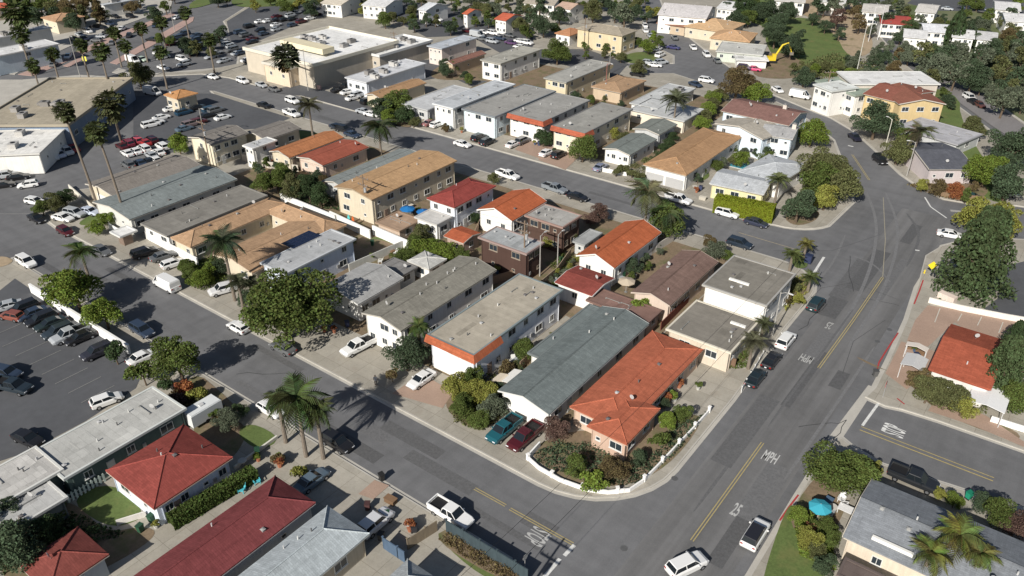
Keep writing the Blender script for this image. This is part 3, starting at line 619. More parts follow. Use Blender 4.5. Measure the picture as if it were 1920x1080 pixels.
house('orange brown roofed bungalow beside the red tiled roof','XY',(-148.0, 104.5),(-141.1, 121),3.5,'gable_y',(.40,.17,.08),CREAM,rise=.9,ws=2,we=2,vents=1)
house('red tiled bungalow with ridge between brown and teal grey roofs','LR',(556,295),(692,277),3.3,'gable_y',(.30,.09,.06),(.62,.5,.42),rise=.7,ws=2,we=2,vents=1)
house('small white flat roofed two storey house right of cream gabled house','LR',(454,273),(520,263),5.2,'flat',(.46,.47,.48),WHITE,ws=2,we=1,vents=3,fascia=WHITE)
house('grey gabled two storey house with cream end wall facing car lot','LR',(353,258),(466,250),5.4,'gable_y',(.20,.185,.17),(.66,.60,.47),rise=.9,ws=1,we=4,vents=2)
house('grey brown gabled house behind the small white flat roofed house','LR',(456,250),(565,241),4.0,'gable_y',(.20,.185,.17),CREAM,rise=.8,ws=1,we=2,vents=1)
house('white flat roofed carport shelter near the tall palm trunks','LR',(205,435),(258,432),2.6,'flat',(.7,.7,.68),(.2,.15,.12),ws=0,we=0,vents=0,over=.9)
house('small kiosk with tan hipped roof in the car lot','XY',(-203, 113),(-196.8, 119.5),4.2,'hip_x',(.42,.22,.10),CREAM,rise=1.2,ws=2,we=1,vents=0)
# ---- north side of the second street ----
house('pale metal roofed house at the left end of the second street row','XY',(-147.2, 147),(-138, 168),4.0,'flat',(.47,.48,.49),PALE,ws=2,we=2)
house('pale blue grey roofed two storey house above a white garage','LR',(810,194),(967,158),5.8,'flat',(.43,.45,.47),WHITE,ws=3,we=5,gar=('S',2,(.6,.65,.67)),fascia=(.6,.62,.64))
house('grey flat roofed two storey house with pale blue front wall','LR',(865,204),(1043,171),5.8,'flat',(.30,.295,.28),(.58,.66,.70),ws=3,we=5,gar=('S',2,(.6,.66,.68)),fascia=(.2,.22,.24))
house('grey roofed white house with orange tile band, left of its twin','LR',(952,213),(1107,188),5.8,'flat',(.30,.295,.28),WHITE,ws=3,we=5,band=((.33,.095,.055),.9,3.5),fascia=(.25,.25,.25))
house('grey roofed cream house with orange tile band, right of its twin','LR',(1034,236),(1187,205),5.8,'flat',(.285,.28,.26),(.66,.6,.48),ws=3,we=5,band=((.33,.095,.055),.9,3.5),fascia=(.2,.2,.2))
house('green grey roofed cottage front with white picket columns','LR',(1130,279),(1232,262),3.2,'gable_y',(.175,.195,.185),WHITE,rise=.7,ws=4,we=2,vents=1)
house('green grey roofed rear cottage behind the white columned one','LR',(1186,242),(1270,234),3.3,'gable_y',(.19,.205,.19),PALE,rise=.7,ws=2,we=1,vents=1)
house('white gravel roofed L shaped building at the cul-de-sac, main wing','LR',(1180,193),(1305,166),3.6,'flat',(.47,.48,.48),WHITE,ws=2,we=2,vents=4,ac=1)
house('white gravel roofed front wing of the L shaped building','LR',(1180,205),(1322,205),3.5,'flat',(.46,.47,.47),(.66,.6,.5),ws=3,we=1,vents=3)
house('tan hipped roof bungalow behind the cream grey roofed block','LR',(1108,163),(1212,152),3.4,'hip_y',(.36,.24,.15),TAN,rise=1.0,ws=1,we=2,vents=2)
house('cream two storey block with long light grey flat roof','LR',(1019,146),(1148,119),5.8,'flat',(.35,.345,.32),(.62,.54,.38),ws=3,we=4,fascia=(.3,.3,.28))
house('white two storey block with beige flat roof','LR',(900,112),(1015,93),5.8,'flat',(.36,.35,.31),WHITE,ws=2,we=4)
house('low brown roofed house between pink and white blocks','LR',(830,118),(912,101),3.6,'gable_y',(.23,.12,.095),TAN,rise=.7,ws=1,we=1)
house('pale pink two storey house with light blue grey roof','LR',(800,86),(896,71),5.7,'flat',(.42,.45,.49),(.66,.58,.53),ws=3,we=2)
house('low white flat roofed shop with roof units beside the superstore','LR',(646,145),(800,119),4.6,'flat',(.55,.56,.58),(.6,.63,.68),ws=3,we=0,ac=4,cat='shop',name='shop')
house('small tan roofed cottage beside the low white shop','LR',(684,178),(800,156),3.3,'gable_y',(.37,.23,.13),CREAM,rise=.7,ws=1,we=1)
house('huge white roofed superstore with cream walls and roof units','LR',(455,92),(748,79),7.0,'flat',(.70,.70,.69),(.50,.45,.37),ws=0,we=0,ac=9,cat='superstore',name='superstore',fascia=(.66,.62,.52),parapet=.7,vents=5,storeys=1)
house('lower white roofed side hall of the superstore','LR',(655,94),(812,77),5.4,'flat',(.70,.70,.69),(.48,.43,.36),ws=3,we=0,ac=3,cat='superstore',name='superstore',parapet=.5,storeys=1)
house('cream entrance block of the superstore behind the fan palm','LR',(490,118),(585,118),5.6,'flat',(.62,.59,.52),(.62,.52,.40),ws=2,we=1,cat='superstore',name='superstore',parapet=.5,storeys=1,vents=0)
house('beige roofed long retail building with blue shaded windows','P',(128,236),(250,147),6.0,'flat',(.36,.32,.25),(.20,.25,.33),c=(104,141),ws=6,we=1,ac=6,cat='shop',name='shop',parapet=.4,storeys=1,wn=3)
house('white roofed corner shop beside the long beige retail roof','P',(74,288),(124,240),5.0,'flat',(.68,.67,.64),WHITE,c=(-10,226),ws=2,we=2,ac=3,cat='shop',name='shop',storeys=1)
# upper left beyond the boulevard
house('white flat roofed workshop beyond the boulevard, nearest the kerb','LR',(-40,98),(112,82),6.0,'flat',(.62,.62,.62),(.45,.52,.58),ws=5,we=1,ac=1,cat='shop',name='shop')
house('white flat roofed workshop behind the nearest one','LR',(-40,70),(98,52),6.0,'flat',(.58,.58,.58),PALE,ws=2,we=1,ac=1,cat='shop',name='shop')
house('tan roofed house amid trees at the upper left corner','XY',(-323, 139),(-312, 150),4.5,'hip_x',(.42,.26,.16),CREAM,ws=2,we=1)
house('orange roofed house cut by the upper left corner','XY',(-362, 133),(-352, 144),4.5,'hip_x',(.48,.13,.08),CREAM,ws=1,we=1)
house('pale blue flat roofed store at the top left','LR',(186,8),(262,-2),5,'flat',(.5,.52,.54),WHITE,ws=3,we=1,ac=1,cat='shop',name='shop')
# far middle top
house('white gabled house behind the superstore car park','LR',(782,18),(842,10),5,'gable_x',(.55,.57,.6),WHITE,ws=3,we=1)
house('orange roofed white house left at the far top','LR',(866,26),(905,20),5,'gable_x',(.48,.13,.07),WHITE,ws=2,we=1)
house('orange roofed white house right at the far top','LR',(926,36),(982,30),5,'gable_x',(.46,.12,.07),WHITE,ws=3,we=1)
house('white house among trees above the orange roofs','LR',(1040,14),(1098,10),5.5,'gable_x',(.5,.36,.28),WHITE,ws=4,we=1)
house('beige two storey house with broad tan hip roof','LR',(1080,54),(1195,58),6.2,'hip_x',(.33,.29,.23),(.58,.49,.33),rise=1.4,ws=3,we=2,sky=1)
house('small orange brown roofed house left of the beige hip roofed one','XY',(-160, 237),(-153.5, 247),3.5,'hip_x',(.40,.20,.11),WHITE,ws=2,we=1)
house('large white two storey house at the top by the cul-de-sac','P',(1232,28),(1325,36),6.5,'gable_x',(.52,.50,.50),WHITE,c=(1322,14),ws=5,we=2)
house('low dark brown roofed house under the large white one','P',(1230,44),(1285,52),3.2,'gable_x',(.25,.13,.09),TAN,c=(1284,38),ws=2)
house('peach roofed bungalow on the bank, upper of two','P',(1282,50),(1362,62),3.8,'hip_x',(.50,.34,.20),CREAM,c=(1360,40),ws=3)
house('peach roofed bungalow on the bank, lower of two','P',(1330,72),(1406,80),3.8,'hip_x',(.48,.31,.18),CREAM,c=(1408,62),ws=3)
house('pale green walled bungalow with low grey roof','P',(1342,96),(1430,104),3.4,'flat',(.5,.5,.47),(.5,.55,.48),c=(1430,84),ws=4)
house('white roofed carport by the parked pink car','P',(1380,112),(1442,114),2.8,'flat',(.7,.7,.68),WHITE,c=(1442,104),ws=0,over=.6)
# around the bend
house('tan hipped house with white garage facing the second street','BT',(1287,330),(1318,240),3.8,'hip_y',(.37,.225,.125),WHITE,rise=1.2,ws=1,we=3,gar=('S',2,(.4,.4,.4)),vents=1)
house('pale blue two storey house with brown roof, upper wing','P',(1352,208),(1480,236),6.4,'gable_x',(.20,.115,.10),(.60,.68,.75),c=(1492,206),rise=1.4,ws=5,we=2,chim=(.5,.2),storeys=2)
house('pale blue front wing with tan roof before the brown roof','P',(1340,232),(1430,262),5.2,'gable_y',(.38,.35,.30),(.62,.70,.77),c=(1440,228),rise=1.2,ws=3,we=2,storeys=2)
house('pale blue right front wing with white gable','P',(1424,252),(1486,262),5.2,'gable_x',(.36,.36,.36),(.60,.68,.74),c=(1490,238),rise=1.0,ws=3,we=1,chim=(.8,0),storeys=2)
house('pale grey roofed house right of the lime hedge yard, upper wing','P',(1384,322),(1462,345),3.6,'hip_x',(.43,.45,.47),WHITE,c=(1508,308),rise=1.2,ws=2,we=2)
house('pale grey roofed front wing directly behind the tall lime hedge','P',(1330,345),(1432,366),3.3,'gable_x',(.44,.46,.48),(.62,.58,.35),c=(1462,338),rise=.9,ws=3,we=1)
house('white building with sage green roof on the hill street','P',(1528,152),(1604,180),6.0,'flat',(.27,.32,.27),WHITE,c=(1622,158),ws=4,we=2,storeys=2,parapet=.3)
house('white stepped front block of the sage roofed building','P',(1524,158),(1560,172),7.0,'flat',(.6,.62,.6),WHITE,c=(1572,150),ws=3,we=1,storeys=2)
house('long white flat roof behind the yellow house','P',(1598,158),(1764,158),7.2,'flat',(.66,.66,.65),(.5,.45,.4),c=(1730,134),ws=0,we=0,vents=0)
house('yellow two storey house with brown tile roof, left wing','P',(1618,176),(1700,196),6.4,'gable_x',(.24,.095,.07),(.54,.42,.23),c=(1690,158),rise=1.2,ws=3,we=2)
house('yellow two storey house with brown tile roof, right wing','P',(1686,196),(1774,196),6.6,'gable_y',(.25,.105,.075),(.54,.42,.23),c=(1752,164),rise=1.2,ws=3,we=2)
house('light grey flat roofed garage below the yellow house','P',(1678,238),(1796,272),3.2,'flat',(.38,.38,.40),PALE,c=(1770,232),ws=0,we=1,vents=1)
house('charcoal slate roofed bungalow facing the bend','P',(1742,318),(1830,318),3.6,'gable_x',(.105,.11,.13),(.5,.45,.45),c=(1842,268),rise=1.3,ws=3,we=1,gar=None,vents=1)
house('red tiled gabled restaurant beside brick paved parking on the right','LR',(1741,693),(1892,642),3.6,'gable_x',(.31,.085,.05),(.62,.6,.57),rise=1.7,ws=4,we=1,vents=1,fascia=(.3,.08,.05),cat='restaurant',name='restaurant')
_g3 = house('broad grey gabled house at the lower right with patio','LR',(1580,1007),(1990,1048),3.6,'gable_x',(.205,.22,.24),(.6,.52,.42),rise=1.4,ws=3,we=1,vents=6,fascia=(.55,.5,.42))
house('low brown roofed shed at the bottom right edge','LR',(1568,1078),(1690,1095),2.8,'flat',(.14,.11,.10),WHITE,ws=0,we=0,vents=0)
# ---- lower left ----
house('long white gravel roofed building beside the lower left car park','LR',(58,848),(350,766),3.5,'flat',(.42,.42,.40),(.10,.14,.13),ws=2,we=3,vents=9,fascia=(.55,.57,.55),cat='building',name='building')
house('white gravel roofed end section at the left photo edge','LR',(-60,905),(120,880),3.7,'flat',(.44,.43,.41),(.12,.15,.14),ws=2,we=2,vents=4,fascia=(.6,.6,.57),cat='building',name='building')
house('lower white gravel roofed bay beside the black courtyard','LR',(-70,960),(128,932),3.2,'flat',(.43,.43,.42),(.14,.16,.16),ws=2,we=1,vents=3,fascia=(.55,.55,.53),cat='building',name='building')
house('red hip roofed white house with lawn and tall hedge','BT',(289,956),(345,797),3.3,'hip_y',(.24,.06,.05),(.62,.68,.78),rise=1.5,ws=2,we=4,vents=4,fascia=(.6,.5,.42))
house('long dark red hip roofed house with turquoise chairs beside it','TL',(520,891),(592,944),3.4,'hip_y',(.18,.05,.052),(.5,.55,.6),c=40,rise=1.5,ws=1,we=5,vents=6,fascia=(.5,.5,.5))
house('small red tiled outbuilding in the bottom left corner','LR',(35,1060),(205,1041),3.0,'hip_y',(.20,.06,.05),(.4,.45,.5),rise=1.1,ws=1,we=1,vents=0)
house('pale blue grey hip roofed house beside the parked dark van','TL',(617,948),(693,1002),3.3,'hip_y',(.39,.43,.45),(.45,.40,.32),c=22,rise=1.4,ws=1,we=3,vents=3,fascia=(.45,.45,.42))
house('small grey hip roof peeking in at the bottom edge','LR',(700,1110),(822,1088),3.0,'hip_y',(.32,.34,.35),PALE,rise=1.0,ws=0,we=1,vents=0)
# upper right white houses
for px, py, w_, l, rc_ in [(1640,14,50,'white walled house by the top of the track, pale roof',(.5,.48,.45)),(1680,36,60,'white house with dark red roof patch beyond the track',(.34,.07,.06)),(1716,62,46,'white stepped house left of the tall cypress',(.6,.6,.6)),
     (1765,52,66,'white flat roofed house behind the tall cypress',(.66,.67,.7)),(1806,62,44,'white gabled house right of the tall cypress',(.62,.62,.62)),(1915,32,60,'white house with red porch at the right edge',(.62,.62,.62)),(1850,66,40,'small white outbuilding beside the upper right lane',(.5,.5,.5)),
     (1735,14,40,'pale house at the far top right',(.55,.53,.5)),(1560,-4,50,'white house at the top above the dry slope',(.6,.6,.58)),(1360,8,36,'small white house behind the dark top trees',(.6,.6,.6)),
     (1010,-2,60,'beige house cut by the top edge, left of centre',(.4,.36,.3)),(1480,-6,60,'pale house cut by the top edge above the lawn',(.55,.53,.5)),(1890,10,50,'low white shed at the top right corner',(.6,.6,.6)),(700,2,46,'white outbuilding at the top behind the superstore',(.6,.6,.6)),(620,-2,40,'small pale house at the top middle left',(.55,.5,.42))]:
    house(l,'P',(px-w_/2,py+8),(px+w_/2,py+12),5,'gable_x',rc_,WHITE,c=(px+w_/2+4,py-4),ws=4,we=1,rise=1.2)
(ax_, ay_), (bx_, by_) = W(1635,1008,4.0), W(1710,1046,4.0); link('roof_strip', MB().box(ax_-_g3[1][0], bx_-_g3[1][0], -.18, .18, 3.75, 4.35).mesh('roof_strip', 'trim'), _g3[0], (0, (ay_+by_)/2-_g3[1][1], 0), col=(.75,.74,.70))
# solar panels on the roof: one thing resting on it
cx, cy, w_, d_, z_, rz_, _ = d5
(ax_, ay_), (bx_, by_) = W(527,458,5.2), W(603,443,5.2)
so_ = tag(empty('solar_array', ((ax_+bx_)/2, (ay_+by_)/2, 5.22)), 'dark blue solar panel array lying on the pale grey flat roof', 'solar panels')
nx, ny = 4, 6; sw, sd_ = abs(bx_-ax_)/nx, abs(by_-ay_)/ny
pm = MB().box(-sw/2+.03, sw/2-.03, -sd_/2+.03, sd_/2-.03, .12, .17).mesh('solar_panel', 'solar')
for i in range(nx):
    for j in range(ny): link('solar_panel', pm, so_, ((i-nx/2+.5)*sw, (j-ny/2+.5)*sd_, 0))
fr = MB()
for i in range(nx+1): fr.box((i-nx/2)*sw-.03, (i-nx/2)*sw+.03, -ny/2*sd_, ny/2*sd_, 0, .11)
link('mounting_rail', fr.mesh('mounting_rail', 'metal'), so_, col=(.5,.5,.5))

# long white roof strips
for g_, p0_, p1_, zz in ((_g1, (1372,603), (1396,617), 3.9), (_g2, (1368,523), (1404,536), 5.9)):
    (ax_, ay_), (bx_, by_) = W(*p0_, zz), W(*p1_, zz); link('roof_strip', MB().box(ax_-g_[1][0], bx_-g_[1][0], -.22, .22, g_[1][4]-.05, g_[1][4]+.28).mesh('roof_strip', 'trim'), g_[0], (0, (ay_+by_)/2-g_[1][1], 0), col=(.75,.74,.70))

wall_later = []
# ================= vehicles =================
# type: length, width, height; stations (x, half width factor, z bottom, z top) and cabin (x0 base, x1 base, x0 top, x1 top, z belt, z roof)
CARS = {
 'sedan': dict(L=4.7, Wd=1.84, st=[(-2.35,.80,.45,.78),(-2.25,.93,.28,.98),(-1.5,.99,.22,1.02),(0,1,.2,.98),(1.2,.99,.22,.95),(1.95,.95,.25,.84),(2.3,.82,.3,.68),(2.35,.72,.38,.58)], cab=(-1.75,1.15,-1.05,.35,.95,1.44), wx=(-1.38,1.42)),
 'hatchback': dict(L=4.2, Wd=1.78, st=[(-2.1,.84,.45,.95),(-2.02,.95,.28,1.05),(-1.3,1,.22,1.02),(0,1,.2,1.0),(1.1,.99,.22,.98),(1.75,.95,.25,.86),(2.06,.82,.3,.7),(2.1,.72,.38,.6)], cab=(-2.0,1.15,-1.6,.35,.98,1.5), wx=(-1.25,1.3)),
 'suv': dict(L=4.75, Wd=1.92, st=[(-2.37,.86,.5,1.05),(-2.3,.96,.32,1.15),(-1.5,1,.28,1.16),(0,1,.26,1.14),(1.2,1,.28,1.12),(2.0,.96,.3,1.02),(2.33,.85,.35,.85),(2.38,.76,.45,.7)], cab=(-2.27,1.2,-1.95,.5,1.1,1.75), wx=(-1.42,1.45)),
 'pickup': dict(L=5.7, Wd=2.0, st=[(-2.85,.92,.55,1.0),(-2.8,.98,.45,1.12),(-1.0,1,.4,1.14),(.2,1,.35,1.14),(1.4,1,.35,1.16),(2.5,.97,.35,1.06),(2.82,.88,.4,.9),(2.86,.8,.5,.75)], cab=(-.75,1.5,-.55,.75,1.12,1.86), wx=(-1.8,1.85)),
 'van': dict(L=5.9, Wd=2.05, st=[(-2.95,.95,.5,1.25),(-2.9,.99,.35,1.3),(-1,1,.3,1.3),(.5,1,.3,1.3),(1.9,1,.3,1.28),(2.5,.96,.32,1.1),(2.85,.88,.38,.9),(2.9,.8,.45,.75)], cab=(-2.88,2.3,-2.75,1.35,1.25,2.35), wx=(-1.9,1.95)),
}
def body_mesh(t):
    c = CARS[t]; m = MB(); lp = []; hw = c['Wd']/2
    for x, f, zb, zt in c['st']:
        a = hw*f; lp.append([(x,-a*.86,zb),(x,a*.86,zb),(x,a,zb+.14),(x,a,zt-.2),(x,a*.95,zt-.06),(x,a*.84,zt),(x,-a*.84,zt),(x,-a*.95,zt-.06),(x,-a,zt-.2),(x,-a,zb+.14)])
    m.loops(lp)
    if t == 'van':   # solid cargo box above the belt
        x0, x1, t0, t1, zb, zr = c['cab']
        m.loops([[(x0,-hw*.97,zb-.05),(1.0,-hw*.97,zb-.05),(1.0,hw*.97,zb-.05),(x0,hw*.97,zb-.05)],[(x0+.03,-hw*.94,zr-.25),(1.0,-hw*.94,zr-.25),(1.0,hw*.94,zr-.25),(x0+.03,hw*.94,zr-.25)],[(x0+.12,-hw*.8,zr),(.95,-hw*.8,zr),(.95,hw*.8,zr),(x0+.12,hw*.8,zr)]])
    return m.mesh('body', 'car', smooth=False)
def cabin(t):
    c = CARS[t]; x0, x1, t0, t1, zb, zr = c['cab']; hw = c['Wd']/2
    if t == 'van': x0, t0 = .95, .95
    b = [(x0,-hw*.88,zb-.03),(x1,-hw*.84,zb-.03),(x1,hw*.84,zb-.03),(x0,hw*.88,zb-.03)]
    u = [(t0,-hw*.74,zr-.05),(t1,-hw*.72,zr-.05),(t1,hw*.72,zr-.05),(t0,hw*.74,zr-.05)]
    g = MB().loops([b, u]).mesh('windows', 'glass')
    r = MB(); r.loops([[(t0-.05,-hw*.76,zr-.06),(t1+.05,-hw*.74,zr-.06),(t1+.05,hw*.74,zr-.06),(t0-.05,hw*.76,zr-.06)],[(t0+.02,-hw*.7,zr),(t1-.06,-hw*.68,zr),(t1-.06,hw*.68,zr),(t0+.02,hw*.7,zr)]])
    # pillars in body colour
    for s in (-1, 1):
        for (bx, tx) in ((x0, t0), (x1, t1), ((x0+x1)/2-.1, (t0+t1)/2-.05)):
            bb = hw*.87*s; tt = hw*.745*s
            r.loops([[(bx-.06,bb,zb-.03),(bx+.06,bb,zb-.03),(bx+.06,bb*.93,zb-.03),(bx-.06,bb*.93,zb-.03)],[(tx-.05,tt,zr-.05),(tx+.05,tt,zr-.05),(tx+.05,tt*.93,zr-.05),(tx-.05,tt*.93,zr-.05)]])
    return g, r.mesh('roof', 'car')
def wheelm(): 
    m = MB()
    m.tube([(0,-.11,0),(0,.11,0)], .34, 14); return m.mesh('wheel', 'rubber')
def car(px, py, ang, t, colr, label, cat=None, name=None, zc=.75, lod=None, rc=None):
    x, y = W(px, py, zc); far = dist(x, y) > 215 if lod is None else lod
    cat = cat or {'sedan':'car','hatchback':'car','suv':'car','pickup':'pickup truck','van':'van'}[t]
    nm = name or {'pickup':'pickup_truck','van':'van'}.get(t, 'parked_car')
    onb = .13 if False else 0
    r = tag(empty(nm, (x, y, CARZ(x, y)), math.radians(ang)), label, cat)
    link('body', shared(('b', t), lambda: body_mesh(t)), r, col=colr)
    g, ro = shared(('c', t), lambda: cabin(t)); link('windows', g, r); link('roof', ro, r, col=(.02,.02,.025) if 'dark glass roof' in label else colr)
    c = CARS[t]; hw = c['Wd']/2
    if far:
        link('wheels', shared(('fw', t), lambda: far_wheels(t)), r)['kind'] = 'stuff'
    else:
        wm = shared('wheel', wheelm); rm = shared('rimm', lambda: MB().tube([(0,-.115,0),(0,.115,0)], .2, 8).mesh('rim', 'rim'))
        for wx in c['wx']:
            for s in (-1, 1):
                o = link('wheel', wm, r, (wx, s*(hw-.1), .34)); link('rim', rm, o)
        hm = shared('hl', lambda: MB().box(-.04,.04,-.2,.2,-.07,.07).mesh('headlight', 'lampglass')); tm = shared('tl', lambda: MB().box(-.04,.04,-.14,.14,-.09,.09).mesh('taillight', 'redlens'))
        xf, xb = c['st'][-2][0]+.02, c['st'][0][0]; zf = c['st'][-2][3]-.12; zb_ = c['st'][1][3]-.25
        for s in (-1, 1):
            link('headlight', hm, r, (xf, s*(hw*.62), zf)); link('taillight', tm, r, (xb, s*(hw*.72), zb_))
            link('mirror', shared('mir', lambda: MB().box(-.07,.07,-.1,.1,-.06,.08).mesh('mirror', 'car')), r, (c['cab'][1]-.45, s*(hw+.08), c['cab'][4]+.05), col=colr)
        link('number_plate', shared('npl', lambda: MB().box(-.015,.015,-.16,.16,-.08,.08).mesh('number_plate', 'lampglass')), r, (xb-.02, 0, zb_-.15))
    if t == 'pickup':
        link('truck_bed', shared('bed', lambda: MB().box(-2.68,-.86,-.84,.84,1.10,1.155).mesh('truck_bed', 'black')), r)
        rl = MB()
        for q in ((-2.86,-2.72,-.98,.98),(-2.72,-.8,-.98,-.86),(-2.72,-.8,.86,.98)): rl.box(*q, 1.1, 1.42)
        link('bed_side', shared('bedside', lambda: rl.mesh('bed_side', 'car')), r, col=colr)
    return r
def far_wheels(t):
    c = CARS[t]; m = MB(); hw = c['Wd']/2
    for wx in c['wx']:
        for s in (-1, 1): m.tube([(wx, s*(hw-.2), .34), (wx, s*(hw+.01), .34)], .34, 8)
    return m.mesh('wheels', 'rubber')
_polys = []
_PR = lambda a, b: W(a, b, .7)
def inpoly(x, y, p):
    c = False; j = len(p)-1
    for i in range(len(p)):
        if (p[i][1] > y) != (p[j][1] > y) and x < (p[j][0]-p[i][0])*(y-p[i][1])/(p[j][1]-p[i][1])+p[i][0]: c = not c
        j = i
    return c
def CARZ(x, y):
    for b in (BC, BA, BN, BE, BE2, BS):
        if inpoly(x, y, b): return ZB + .014
    return .008
WH, SIL, BK, GR, DB, RD, DR, TE, BG = (.75,.75,.74), (.38,.40,.42), (.015,.015,.017), (.12,.125,.13), (.03,.045,.075), (.35,.03,.03), (.07,.010,.014), (.015,.095,.12), (.10,.14,.18)
CT = [
 # px, py, angle, type, colour, label
 (49,490,0,'suv',WH,'white car driving out at the left end of the long street'),
 (312,533,180,'van',WH,'white high roof van parked at the kerb beside the leafy driveway bank'),
 (418,543,250,'suv',(.62,.62,.62),'pale silver off-road wagon standing in the driveway by palm trunks'),
 (446,612,180,'hatchback',WH,'white car half hidden under the left side of the big street tree'),
 (530,650,180,'sedan',GR,'dark grey car in the shade below the big street tree'),
 (266,618,0,'suv',DB,'dark blue car at the kerb beside the long white wall'),
 (672,650,262,'pickup',WH,'white pickup with dark bed on the driveway of the olive roofed building'),
 (790,711,268,'sedan',(.72,.72,.72),'white saloon on the pink brick driveway by the orange tile band'),
 (507,766,0,'hatchback',WH,'white car mostly hidden behind the palm clump at the kerb'),
 (632,828,0,'suv',BK,'black car at the kerb in the palm tree shadow'),
 (845,962,0,'pickup',WH,'big white crew cab pickup at the kerb near the yellow line start'),
 (945,806,268,'pickup',TE,'teal pickup truck parked beside the dark red one'),
 (984,820,268,'pickup',DR,'dark red pickup truck beside the teal one'),
 (585,900,90,'sedan',BG,'blue grey car on the concrete pad right of the dark red roof'),
 (704,980,90,'suv',(.55,.56,.58),'white roofed grey car in the drive beside the pale blue roof'),
 (268,669,88,'sedan',WH,'white car crossing the pavement at the end of the long white wall'),
 (68,408,0,'sedan',BK,'black car at the kerb at the left end of the street'),
 (122,432,0,'hatchback',DR,'dark red car at the kerb under the garden hedge'),
 (190,468,0,'sedan',GR,'dark grey car partly behind the palm shrub at the kerb'),
 (271,474,80,'suv',BK,'black car first in the tan driveway by the white carport'),
 (306,480,80,'sedan',GR,'dark grey car beside the black one in the tan driveway'),
 (324,494,80,'hatchback',WH,'white car at the right of the tan driveway trio'),
 (118,408,15,'sedan',WH,'white car in the small yard left of the tall palms'),
 (140,400,15,'suv',SIL,'silver car between two pale ones in the small yard'),
 (168,396,15,'sedan',(.5,.55,.65),'pale blue car in the small yard beneath the palm trunks'),
 (65,376,20,'hatchback',WH,'small white car near the low hedge at the lot entrance'),
 (1417,1000,90,'suv',WH,'white estate car with dark glass roof driving up the wide street'),
 (1288,1058,65,'suv',WH,'white car turning at the bottom edge of the wide street'),
 (1417,707,90,'sedan',(.015,.025,.03),'dark car third in the kerbside line on the wide street'),
 (1447,673,90,'sedan',BK,'black car between the white suv and another dark car'),
 (1474,637,90,'suv',WH,'white car heading the kerbside line on the wide street'),
 (1530,569,90,'suv',(.015,.035,.04),'dark green car alone at the kerb near the corner'),
 (1387,456,0,'suv',(.02,.03,.045),'dark blue car driving in the second street near the junction'),
 (1364,399,0,'suv',WH,'white car at the kerb under the lime hedge'),
 (1418,416,0,'sedan',(.03,.035,.06),'dark blue car at the kerb right of the lime hedge car'),
 (1272,373,0,'pickup',WH,'white pickup at the kerb behind the feather palm'),
 (1083,369,0,'sedan',BK,'black car at the kerb opposite the picket cottage'),
 (1040,353,0,'pickup',(.2,.22,.24),'grey pickup at the kerb in front of the black car'),
 (952,328,0,'pickup',WH,'white pickup driving along the middle of the second street'),
 (867,269,0,'sedan',WH,'white car at the far kerb of the second street'),
 (898,258,90,'suv',BK,'black car nosed into the drive behind the far kerb'),
 (914,266,90,'suv',(.02,.025,.03),'dark car beside the black one at the blue fronted house'),
 (819,233,90,'hatchback',WH,'white car in the drive of the pale roofed two storey house'),
 (806,230,90,'sedan',(.25,.12,.12),'maroon car in the drive of the pale roofed house'),
 (962,270,90,'sedan',WH,'white car in the left drive of the orange banded houses'),
 (980,264,90,'suv',GR,'grey car in the left drive of the orange banded houses'),
 (1025,286,90,'sedan',WH,'white car in the right drive of the orange banded houses'),
 (1048,290,90,'suv',BK,'black car in the right drive beneath the round tree'),
 (1126,313,90,'sedan',(.2,.22,.3),'grey blue car by the picket columned cottage'),
 (1650,299,-48,'suv',BK,'black car at the kerb of the bend, lower one'),
 (1603,256,-48,'sedan',(.02,.02,.035),'black car at the kerb of the bend, upper one'),
 (1822,369,8,'sedan',(.02,.06,.07),'dark teal car in the side street at the right'),
 (1888,361,8,'sedan',WH,'white car in the side street at the right edge'),
 (1782,438,12,'sedan',WH,'white car waiting beside the tall pine'),
 (1712,899,0,'pickup',(.02,.022,.025),'black pickup with open bed beside the broad grey roof'),
 (1325,150,6,'suv',WH,'white car crossing the cul-de-sac'),
 (1304,158,-20,'sedan',DB,'dark blue car beside the white gravel roof'),
 (1195,139,0,'sedan',BK,'black car behind the tan hipped bungalow'),
 (1263,88,5,'sedan',(.04,.04,.12),'navy car at the middle of the cul-de-sac'),
 (1233,92,90,'sedan',WH,''),(1238,103,90,'suv',WH,''),(1240,116,60,'suv',SIL,''),(1228,121,20,'sedan',WH,''),(1216,116,10,'hatchback',SIL,''),
 (1300,88,-50,'sedan',WH,''),(1325,102,-50,'suv',WH,''),(1345,113,-50,'sedan',GR,''),(1265,70,-50,'sedan',GR,''),(1245,52,-50,'suv',BK,''),(1236,40,-50,'sedan',BK,''),
 (1414,129,10,'sedan',(.55,.05,.15),'bright pink car parked by the white carport'),(1396,127,10,'suv',(.05,.02,.07),'dark purple car left of the pink one'),
 (1458,168,-40,'sedan',WH,'white car at the kerb below the dark round tree'),(1500,180,0,'van',WH,'white van before the white stepped building'),
]
LOT1 = 'in the lower left car park'
for px, py, a, t, c_ in [(12,574,250,'sedan',SIL),(22,592,200,'hatchback',(.22,.07,.05)),(44,578,265,'suv',BK),(60,588,265,'sedan',DB),(78,599,265,'suv',BK),(94,607,265,'sedan',(.02,.03,.03)),(110,622,265,'suv',(.03,.04,.05)),(131,628,265,'pickup',SIL),(151,632,265,'sedan',BK),(183,660,265,'suv',(.03,.03,.04)),(12,700,20,'suv',DB),(25,725,20,'pickup',(.02,.03,.04)),(200,750,75,'hatchback',WH),(52,822,10,'sedan',BK)]:
    CT.append((px, py, a, t, c_, '@car '+LOT1))
